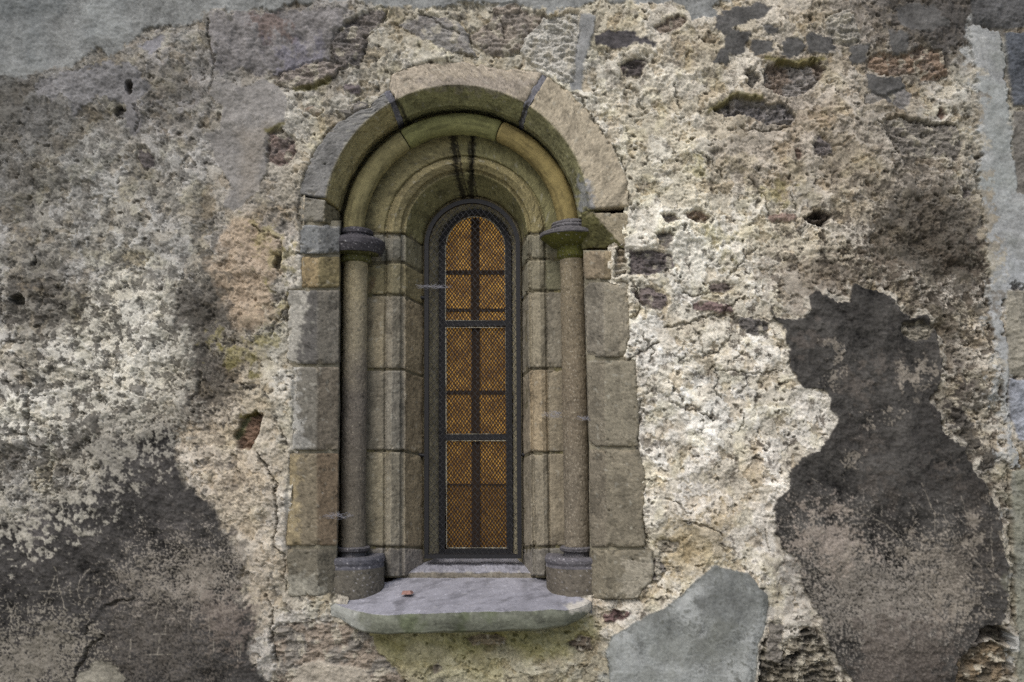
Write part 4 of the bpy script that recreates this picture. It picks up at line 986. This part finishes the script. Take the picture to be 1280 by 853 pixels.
def column(px_mid, px_r, ytop, ybot, name_lab, shaft_c, cap_prof, base_prof, cap_c, base_c):
    c = un(px_mid, 500, DC); t_ = thing('column', name_lab, 'column', (float(c[0]), DC, zz(px_mid, 745, DC - .12)), 'slim columns flanking the window')
    r = .0495
    z0, z1 = zz(px_mid, ybot, DC - r), zz(px_mid, ytop, DC - r)
    lathe('shaft', c[0], DC, [(r * 1.0, z0 - .02), (r, (z0 + z1) / 2), (r * .98, z1 + .02)], shaft_c, t_, px_r, 1.0)
    cp = [(rad, zz(px_mid, py, DC - rad)) for rad, py in cap_prof]
    lathe('capital', c[0], DC, cp, cap_c, t_, px_r + 1, 1.1, 160)
    bp = [(rad, zz(px_mid, py, DC - rad)) for rad, py in base_prof]
    lathe('base', c[0], DC, bp, base_c, t_, px_r + 2, 1.0, 160)
    return t_
def layered(cbreaks, cols_):
    def f(U, T, h):
        A = np.array([S(c) for c in cols_]); i = np.searchsorted(np.array(cbreaks), h.ravel()).reshape(h.shape)
        c = A[i]; m = (sm(.42, .5, fbm(U, T, 3.0, 2, 640)) * .7)[..., None]
        return c * (1 - m) + S(176, 174, 176) * m
    return f
BASE = [(.10, 775), (.122, 760), (.1225, 712), (.121, 709), (.1255, 706), (.1265, 702), (.121, 698), (.100, 697.5), (.054, 697), (.052, 692), (.066, 690.5), (.069, 687), (.064, 685), (.05, 684.5)]
column(443, 1, 323, 686, 'left slim stone column with a dark capital and pale upper shaft', grade([(112,106,94),(104,98,88),(108,102,94),(140,132,112),(152,142,114)], (160,154,140), .5),
       [(.05, 326), (.060, 324), (.063, 320), (.058, 316), (.064, 314), (.106, 312), (.1065, 311.7), (.117, 303), (.1175, 302.6), (.1195, 301.5), (.1195, 296.2), (.119, 295.8), (.105, 293.4), (.104, 293.2), (.068, 293), (.0675, 292.6), (.067, 290.4), (.0675, 290), (.071, 289.6), (.071, 285.2), (.0705, 284.8), (.064, 283.5), (.045, 283)], BASE,
       layered([.30], [(92,92,56), (74,72,76)]), layered([.52, .80], [(100,96,87), (92,92,98), (92,90,92)]))
column(718.5, 5, 319, 686, 'right slim stone column with a mossy round capital and speckled shaft', grade([(118,110,96),(116,108,94),(118,108,92),(122,112,94),(128,118,98)], (160,152,136), .36),
       [(.05, 322), (.060, 318), (.063, 313), (.058, 309), (.060, 307), (.088, 301), (.125, 289), (.1255, 288.6), (.129, 288), (.1293, 287.6), (.1293, 284.6), (.129, 284.2), (.122, 283.4), (.096, 283), (.084, 282), (.087, 279.5), (.080, 277.5), (.083, 276), (.080, 274), (.05, 273)], BASE,
       layered([.50], [(92,92,44), (98,96,98)]), layered([.52, .80], [(104,98,88), (100,98,102), (94,92,94)]))

# ================================================================== SILL
xs_ = np.arange(412, 741, 1.1)
fe = np.array([(410,751,.004),(425,756,-.015),(440,762,-.05),(456,767,-.085),(475,768.5,-.105),(530,767.5,-.115),(600,765,-.115),(670,763,-.112),(706,763,-.105),(724,760,-.08),(734,756,-.045),(741,752,-.01)])
be = np.array([(410,768,.0),(425,774,-.012),(440,783,-.045),(456,790,-.075),(470,792,-.095),(530,790.5,-.105),(600,789,-.105),(670,786,-.100),(706,781,-.085),(724,774,-.06),(734,768,-.03),(741,762,.0)])
fy, fd = np.interp(xs_, fe[:, 0], fe[:, 1]), np.interp(xs_, fe[:, 0], fe[:, 2])
by_, bd = np.interp(xs_, be[:, 0], be[:, 1]), np.interp(xs_, be[:, 0], be[:, 2])
fy += perlin(xs_ / 26, xs_ * 0 + 2.2, 3) * 2.2; by_ += perlin(xs_ / 30, xs_ * 0 + 7.2, 4) * 2.4
xb = 494 + (xs_ - 412) / (740 - 412) * (682 - 494)     # back edge is narrower (perspective and the bases)
sill = thing('window_sill', 'sloping grey cement window sill with a mossy front face', 'window sill', tuple(un(580, 790, 0)))
rows = []
nT = 46
for j in range(nT + 1):
    w = (j / nT) ** .8 if j < nT - 3 else 1 - (nT - j) * .006; e = w
    rows.append((xb * (1 - e) + xs_ * e, 722.5 * (1 - w) + fy * w, .245 * (1 - w) + fd * w))
nF = 24
for j in range(1, nF + 1):
    w = j / nF if j > 2 else j * .02
    rows.append((xs_, fy * (1 - w) + by_ * w, fd * (1 - w) + bd * w - .006 * math.sin(w * math.pi)))
for j in range(1, 15):
    w = j / 14
    rows.append((xs_, by_ + 3 * w, bd * (1 - w) + .06 * w))
X_ = np.array([r[0] for r in rows]); Y_ = np.array([r[1] for r in rows]); D_ = np.array([r[2] for r in rows])
rowi = np.arange(len(rows))[:, None]
def sillcol(px, py):
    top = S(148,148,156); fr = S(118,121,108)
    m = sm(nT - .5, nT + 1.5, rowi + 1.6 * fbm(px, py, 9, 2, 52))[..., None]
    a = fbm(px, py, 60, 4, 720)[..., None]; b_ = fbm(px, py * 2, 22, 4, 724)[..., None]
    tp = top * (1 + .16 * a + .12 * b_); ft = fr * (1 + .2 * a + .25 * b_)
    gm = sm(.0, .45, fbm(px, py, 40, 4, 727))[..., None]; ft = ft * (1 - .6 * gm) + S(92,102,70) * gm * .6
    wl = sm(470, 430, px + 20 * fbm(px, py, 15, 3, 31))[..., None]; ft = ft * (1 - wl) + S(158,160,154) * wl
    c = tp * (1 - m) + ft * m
    ch = sm(-3, 3, sd_poly(px.astype(f32), py.astype(f32), [(706,757),(735,750),(745,752),(740,766),(712,766)]) + 5 * fbm(px, py, 8, 3, 33))[..., None]
    return c * (1 - ch) + S(196,192,182) * ch
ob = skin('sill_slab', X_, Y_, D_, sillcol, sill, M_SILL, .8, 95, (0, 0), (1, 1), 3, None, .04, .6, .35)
# raised back step under the window
xs2 = np.arange(494, 684.5, 1.1); rows = []
for j in range(15):
    w = j / 14; rows.append((xs2 + (588 - xs2) * .085 * (1 - w), 690 + (715.5 - 690) * w + 0 * xs2, .49 * (1 - w) + .255 * w + 0 * xs2))
for j in range(1, 9):
    w = j / 8; rows.append((xs2, 715.5 + 9 * w + 0 * xs2, .255 - .006 * w + 0 * xs2))
X_ = np.array([r[0] for r in rows]); Y_ = np.array([r[1] for r in rows]) + perlin(np.array([r[0] for r in rows]) / 20, np.array([r[1] for r in rows]) / 50, 8) * 1.6; D_ = np.array([r[2] for r in rows])
ri2 = np.arange(len(rows))[:, None]
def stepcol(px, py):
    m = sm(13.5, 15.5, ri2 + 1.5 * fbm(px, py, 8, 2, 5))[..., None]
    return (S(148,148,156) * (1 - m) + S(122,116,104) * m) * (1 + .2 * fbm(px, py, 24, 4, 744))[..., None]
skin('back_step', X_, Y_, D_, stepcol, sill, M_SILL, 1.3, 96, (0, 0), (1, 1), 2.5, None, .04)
# wall masonry directly under the sill line between the bases

br = un(509, 743, .07)
bm = Soup(); bs = np.array(br)
pts = [(-.021,-.012,0),(.018,-.016,.002),(.024,.010,.003),(-.012,.016,0),(-.016,-.008,.014),(.012,-.010,.016),(.017,.007,.013),(-.008,.012,.011)]
bm.v = [tuple(bs + np.array(p)) for p in pts]; bm.n = 8
bm.f = [(0,3,2,1),(4,5,6,7),(0,1,5,4),(1,2,6,5),(2,3,7,6),(3,0,4,7)]
prop(bm.build('brick_fragment', M_BRICK), 'small reddish brick fragment lying on the sill', 'brick fragment', kind='thing')

# ================================================================== WINDOW AND GUARD
win = thing('arched_window', 'narrow round headed window with dotted amber glass and dark bars', 'window', tuple(un(594, 690, .48)))
WD = .44
def pathpts(cx, ysp, rx, ry, xlb, xrb, yb, dep, n=60, closed=True):
    f = ring(cx, ysp, rx, ry, xlb, xrb, yb)
    t_ = np.concatenate([np.linspace(0, 1, 30, endpoint=False), np.linspace(1, 2, n, endpoint=False), np.linspace(2, 3, 30)])
    px, py = f(t_)
    if closed:
        bx = np.linspace(xrb, xlb, 12)[1:-1]; px = np.concatenate([px, bx]); py = np.concatenate([py, np.full(10, yb)])
    return px, py, un(px, py, dep)
PXM = 330 * D / (D + WD)       # pixels per metre at the window
def flatbar(sp, pts, wpx, thick, dep, closed=True):
    """flat bar following a path in the wall's plane, square section"""
    pts = np.asarray(pts, float); n = len(pts)
    tan = (np.roll(pts, -1, 0) - np.roll(pts, 1, 0)) if closed else np.gradient(pts, axis=0)
    tan[:, 1] = 0; tan /= np.linalg.norm(tan, axis=1, keepdims=True)
    nr = np.stack([-tan[:, 2], np.zeros(n), tan[:, 0]], 1); w = wpx / PXM / 2
    b = sp.n
    for p, q in zip(pts, nr):
        for a_, c_ in ((-1, -1), (1, -1), (1, 1), (-1, 1)):
            sp.v.append((p[0] + q[0] * w * a_, dep + thick / 2 * c_, p[2] + q[2] * w * a_))
    for j in range(n if closed else n - 1):
        j2 = (j + 1) % n
        for q in range(4):
            q2 = (q + 1) % 4
            sp.f.append((b + j * 4 + q, b + j2 * 4 + q, b + j2 * 4 + q2, b + j * 4 + q2))
    sp.n += 4 * n
fr = Soup()
_, _, pp = pathpts(594.2, 311, 41.2, 44.3, 553, 637.5, 689.5, WD); flatbar(fr, pp, 7.6, .03, WD)
fr.build('frame', M_IRON, win)
for yb in (405.2, 546.8):
    b = Soup(); l = un(556, yb, WD); r_ = un(633, yb - .6, WD); flatbar(b, np.array([l, r_]), 7.0, .024, WD - .004, False); b.build('crossbar', M_IRON, win)
panels = [(None, 271, 401), ('mid', 409.5, 543), ('low', 551, 685)]
def panel_outline(i):
    if i == 0:
        f = ring(594.3, 312, 37.3, 41, 557, 632, 401); t_ = np.concatenate([np.linspace(0, 1, 20, endpoint=False), np.linspace(1, 2, 50, endpoint=False), np.linspace(2, 3, 20)])
        px, py = f(t_); return px, py
    _, y0, y1 = panels[i]
    xl = lambda y: 557.2 + (y - 400) * .004; xr = lambda y: 632 + (y - 400) * .010
    return np.array([xl(y1), xl(y0), xr(y0), xr(y1)]), np.array([y1, y0, y0 + .0, y1])
M_PANES = []
def glass_mat(name, emis):
    m = bpy.data.materials.new(name); m.use_nodes = True
    nt = m.node_tree; nt.nodes.clear(); N = nt.nodes.new; L = nt.links.new
    out = N('ShaderNodeOutputMaterial'); b = N('ShaderNodeBsdfPrincipled'); L(b.outputs[0], out.inputs[0])
    tc = N('ShaderNodeTexCoord'); sx = N('ShaderNodeSeparateXYZ'); L(tc.outputs['Object'], sx.inputs[0])
    def M(op, a, b_=None, c_=None):
        n = N('ShaderNodeMath'); n.operation = op
        for i, v in enumerate((a, b_, c_)):
            if v is None: continue
            if isinstance(v, (int, float)): n.inputs[i].default_value = v
            else: L(v, n.inputs[i])
        return n.outputs[0]
    nzs = N('ShaderNodeTexNoise'); nzs.inputs['Scale'].default_value = 60; L(tc.outputs['Object'], nzs.inputs['Vector'])
    jit = M('MULTIPLY', M('SUBTRACT', nzs.outputs['Fac'], .5), .45)
    u = M('ADD', M('DIVIDE', sx.outputs['X'], 4.1 / PXM), jit); v = M('ADD', M('DIVIDE', sx.outputs['Z'], 5.6 / PXM), jit)
    def lat(off):
        a = M('SUBTRACT', M('FRACT', M('ADD', u, off)), .5); c = M('SUBTRACT', M('FRACT', M('ADD', v, off)), .5)
        return M('ADD', M('POWER', M('DIVIDE', a, .22), 2), M('POWER', M('DIVIDE', c, .28), 2))
    d = M('MINIMUM', lat(0.0), lat(.5))
    dot = N('ShaderNodeMapRange'); dot.interpolation_type = 'SMOOTHSTEP'; L(d, dot.inputs[0])
    dot.inputs[1].default_value = 1.5; dot.inputs[2].default_value = .35; dot.inputs[3].default_value = 0; dot.inputs[4].default_value = 1
    nb = N('ShaderNodeTexNoise'); nb.inputs['Scale'].default_value = 95; nb.inputs['Detail'].default_value = 2; L(tc.outputs['Object'], nb.inputs['Vector'])
    var = N('ShaderNodeMapRange'); L(nb.outputs['Fac'], var.inputs[0]); var.inputs[1].default_value = .3; var.inputs[2].default_value = .7; var.inputs[3].default_value = .45; var.inputs[4].default_value = 1.35
    nw = N('ShaderNodeTexNoise'); nw.inputs['Scale'].default_value = 11; nw.inputs['Detail'].default_value = 2; L(tc.outputs['Object'], nw.inputs['Vector'])
    wv = N('ShaderNodeMapRange'); L(nw.outputs['Fac'], wv.inputs[0]); wv.inputs[1].default_value = .35; wv.inputs[2].default_value = .65; wv.inputs[3].default_value = .45; wv.inputs[4].default_value = 1.2
    dv = M('MULTIPLY', M('MULTIPLY', dot.outputs[0], var.outputs[0]), wv.outputs[0])
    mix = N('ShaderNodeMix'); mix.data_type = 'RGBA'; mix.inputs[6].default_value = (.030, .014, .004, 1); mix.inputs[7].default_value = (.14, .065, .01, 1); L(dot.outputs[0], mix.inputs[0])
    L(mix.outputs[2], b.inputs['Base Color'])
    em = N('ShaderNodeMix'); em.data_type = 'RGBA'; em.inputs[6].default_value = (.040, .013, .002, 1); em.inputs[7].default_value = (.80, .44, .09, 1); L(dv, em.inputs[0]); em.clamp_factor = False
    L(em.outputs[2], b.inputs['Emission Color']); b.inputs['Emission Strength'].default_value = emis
    b.inputs['Roughness'].default_value = .45; b.inputs['Specular IOR Level'].default_value = .3
    bp = N('ShaderNodeBump'); bp.inputs['Strength'].default_value = .5; bp.inputs['Distance'].default_value = .0015; L(dot.outputs[0], bp.inputs['Height']); L(bp.outputs[0], b.inputs['Normal'])
    return m
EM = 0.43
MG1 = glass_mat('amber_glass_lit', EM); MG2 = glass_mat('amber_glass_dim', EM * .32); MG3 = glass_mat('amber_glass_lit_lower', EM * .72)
pane_dep = WD + .008
def slab(name, px, py, dep, mat, thick=.005):
    P = un(px, py, dep); n = len(P); V = np.concatenate([P, P + np.array([0, thick, 0])])
    me = bpy.data.meshes.new(name)
    fs = [tuple(range(n)), tuple(range(2 * n - 1, n - 1, -1))] + [(i, i + n, (i + 1) % n + n, (i + 1) % n) for i in range(n)]
    me.from_pydata([tuple(v) for v in V], [], fs); me.update()
    return link(name, me, mat, win)
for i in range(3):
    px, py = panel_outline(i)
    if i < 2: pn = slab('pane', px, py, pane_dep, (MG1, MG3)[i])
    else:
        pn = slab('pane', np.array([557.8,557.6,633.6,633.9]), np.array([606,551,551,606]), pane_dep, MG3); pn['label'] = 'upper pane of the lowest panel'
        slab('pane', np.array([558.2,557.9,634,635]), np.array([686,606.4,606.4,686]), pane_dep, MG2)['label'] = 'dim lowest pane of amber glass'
    s_ = Soup(); P = un(px, py, WD - .012)
    if i > 0:   # densify corners
        P = np.concatenate([np.linspace(P[a_], P[(a_ + 1) % 4], 14, endpoint=False) for a_ in range(4)])
    s_.tube(P, [.95 / PXM * random.choice([.35, .7, .9, 1, 1.15]) for _ in P], 4, True)
    s_.build('putty_line', M_PUTTY, pn)
    y0, y1 = panels[i][1:]
    b = Soup(); xm = 594.5 + (y0 - 400) * .004
    l = un(xm, y0 + (1 if i else 2), pane_dep - .004); r_ = un(xm, y1, pane_dep - .004); flatbar(b, np.array([l, r_]), 10.5, .006, pane_dep - .004, False); b.build('shadow_bar', M_SHADOW, win)  # upright dark bar standing in for the soft shadow behind the glass
for yb, w in ((341, 6.0), (388, 4.5), (491, 5.5), (606, 2.0)):  # level bars, likewise soft cross shadows given as dark strips
    b = Soup(); flatbar(b, np.array([un(557.6, yb, pane_dep - .003), un(632.4, yb, pane_dep - .003)]), w, .005, pane_dep - .0032, False); b.build('shadow_bar', M_SHADOW, win)

guard = thing('window_guard', 'black iron arched guard with diamond wire mesh in front of the window', 'window guard', tuple(un(590, 698, .345)))
GD = .335
gx, gy, gp = pathpts(590.5, 308, 57, 56, 533.5, 649.5, 695, GD)
s_ = Soup(); flatbar(s_, gp, 5.2, .018, GD); gfr = s_.build('frame', M_IRON, guard)
b = Soup(); flatbar(b, np.array([un(531, 695.5, GD - .004), un(652, 695.5, GD - .004)]), 4.5, .022, GD - .010, False); b.build('bottom_rail', M_IRON, gfr)
for (x0, x1, yy_) in ((521, 531, 372), (521, 531, 569), (652, 661, 373), (652, 661, 569)):
    b = Soup(); b.tube(un(np.array([x0, (x0 + x1) / 2, x1]), np.array([yy_ - 1, yy_, yy_ + .5]), GD + .004), .0075, 8); b.build('fixing_lug', M_IRON, gfr, True)
# diamond mesh, clipped to the frame
w_ = Soup(); poly = np.stack([gx, gy], 1)
def inside(x, y): return sd_poly(np.array(x, f32), np.array(y, f32), poly) > 0
hs = 7.3; sl_ = 1.22
for sgn in (1, -1):
    for k_ in range(-70, 80):
        yy_ = np.arange(250, 696, 1.0); xx_ = 590 + k_ * hs + sgn * (yy_ - 470) / sl_
        ok = (xx_ > 531) & (xx_ < 652)
        if ok.sum() < 4: continue
        xx_, yy_ = xx_[ok], yy_[ok]; ins = inside(xx_, yy_)
        if ins.sum() < 3: continue
        xx_, yy_ = xx_[ins], yy_[ins]
        npt = max(2, int(len(yy_) / 4.4))
        ii = np.linspace(0, len(yy_) - 1, npt).astype(int)
        dz = GD + .0016 * sgn * np.where(np.arange(npt) % 2 == 0, 1, -1)
        w_.tube(un(xx_[ii] + .25 * np.sin(ii * .9), yy_[ii], dz), .0013, 4)
w_.build('wire_mesh', M_WIRE, guard)

# ================================================================== COBWEBS
def web(px, py, dx, dy, dep, lab):
    s_ = Soup(); rs = random.Random(int(px))
    for j in range(36):
        a_ = rs.uniform(-.5, .5); x0 = px + dx * (a_ + rs.uniform(-.25, .1)); x1 = px + dx * (a_ + rs.uniform(.1, .45))
        yy_ = py + 1.3 * dy * rs.uniform(-.5, .5) * (1 - abs(a_)); 
        s_.tube(un(np.array([x0, (x0 + x1) / 2, x1]), np.array([yy_ - rs.uniform(0, 2.5), yy_ + rs.uniform(.5, 3), yy_ + rs.uniform(-2.5, 1)]), np.array([dep, dep - .004, dep]) + rs.uniform(-.012, .012)), .00042, 3)
    o = s_.build('cobweb', M_WEB); prop(o, lab, 'cobweb', 'cobwebs in the window recess', 'thing')
web(418, 645, 36, 6, .02, 'dusty cobweb between the left jamb and the left column foot')
web(538, 358, 34, 3, .30, 'stretched cobweb from the splay to the guard near the window head')
web(690, 518, 22, 6, .16, 'small cobweb left of the right column')
web(738, 522, 30, 4, .05, 'cobweb across the gap right of the right column')

# ================================================================== GROUND, LIGHT, CAMERA
def gmat():
    m = plain_mat('bounce_ground', (150, 149, 139), .95, 0, 14, .4, .6); return m  # unseen ground, its paleness added to bounce light up into the recess
gs = Soup(); gs.box((-40, -60, -.3), (40, 12, 0)); prop(gs.build('ground', gmat()), 'unseen ground at the foot of the wall, made pale to bounce light', 'ground', kind='structure')

EL, AZ = 52, -24      # soft sun through cloud, in front of the wall, a little to the left
sun = bpy.data.lights.new('sun', 'SUN'); sun.energy = 1.4; sun.angle = math.radians(34); sun.color = (1.0, 1.0, .995)
so = bpy.data.objects.new('sun', sun); C.objects.link(so)
# direction towards the sun
az = math.radians(AZ); el = math.radians(EL)
dv = np.array([math.sin(az) * math.cos(el), -math.cos(az) * math.cos(el), math.sin(el)])
from mathutils import Vector, Matrix
so.rotation_euler = Vector(dv).to_track_quat('Z', 'Y').to_euler(); so.location = Vector(dv) * 20
w = bpy.data.worlds.new('World'); bpy.context.scene.world = w; w.use_nodes = True
nt = w.node_tree; bg = nt.nodes['Background']; sky = nt.nodes.new('ShaderNodeTexSky'); sky.sky_type = 'NISHITA'; sky.sun_disc = False
sky.sun_elevation = el; sky.sun_rotation = math.atan2(dv[0], dv[1]); sky.dust_density = 4.0; sky.air_density = 1.0; sky.ozone_density = 1.0
hs_ = nt.nodes.new('ShaderNodeHueSaturation'); hs_.inputs['Saturation'].default_value = .95
nt.links.new(sky.outputs[0], hs_.inputs['Color']); nt.links.new(hs_.outputs[0], bg.inputs[0]); bg.inputs[1].default_value = .12

cam = bpy.data.cameras.new('camera'); co = bpy.data.objects.new('camera', cam); C.objects.link(co)
cam.sensor_fit = 'HORIZONTAL'; cam.sensor_width = 36; cam.lens = 36 * F / 1280; cam.clip_start = .05; cam.clip_end = 500
mt = Matrix(((rgt2[0], upv2[0], -fwd[0], CAM[0]), (rgt2[1], upv2[1], -fwd[1], CAM[1]), (rgt2[2], upv2[2], -fwd[2], CAM[2]), (0, 0, 0, 1)))
co.matrix_world = mt
sc = bpy.context.scene; sc.camera = co
sc.view_settings.view_transform = 'Standard'; sc.view_settings.look = 'None'; sc.view_settings.gamma = 1; sc.view_settings.use_curve_mapping = False
sc.view_settings.exposure = 0.08
sc.cycles.use_denoising = False
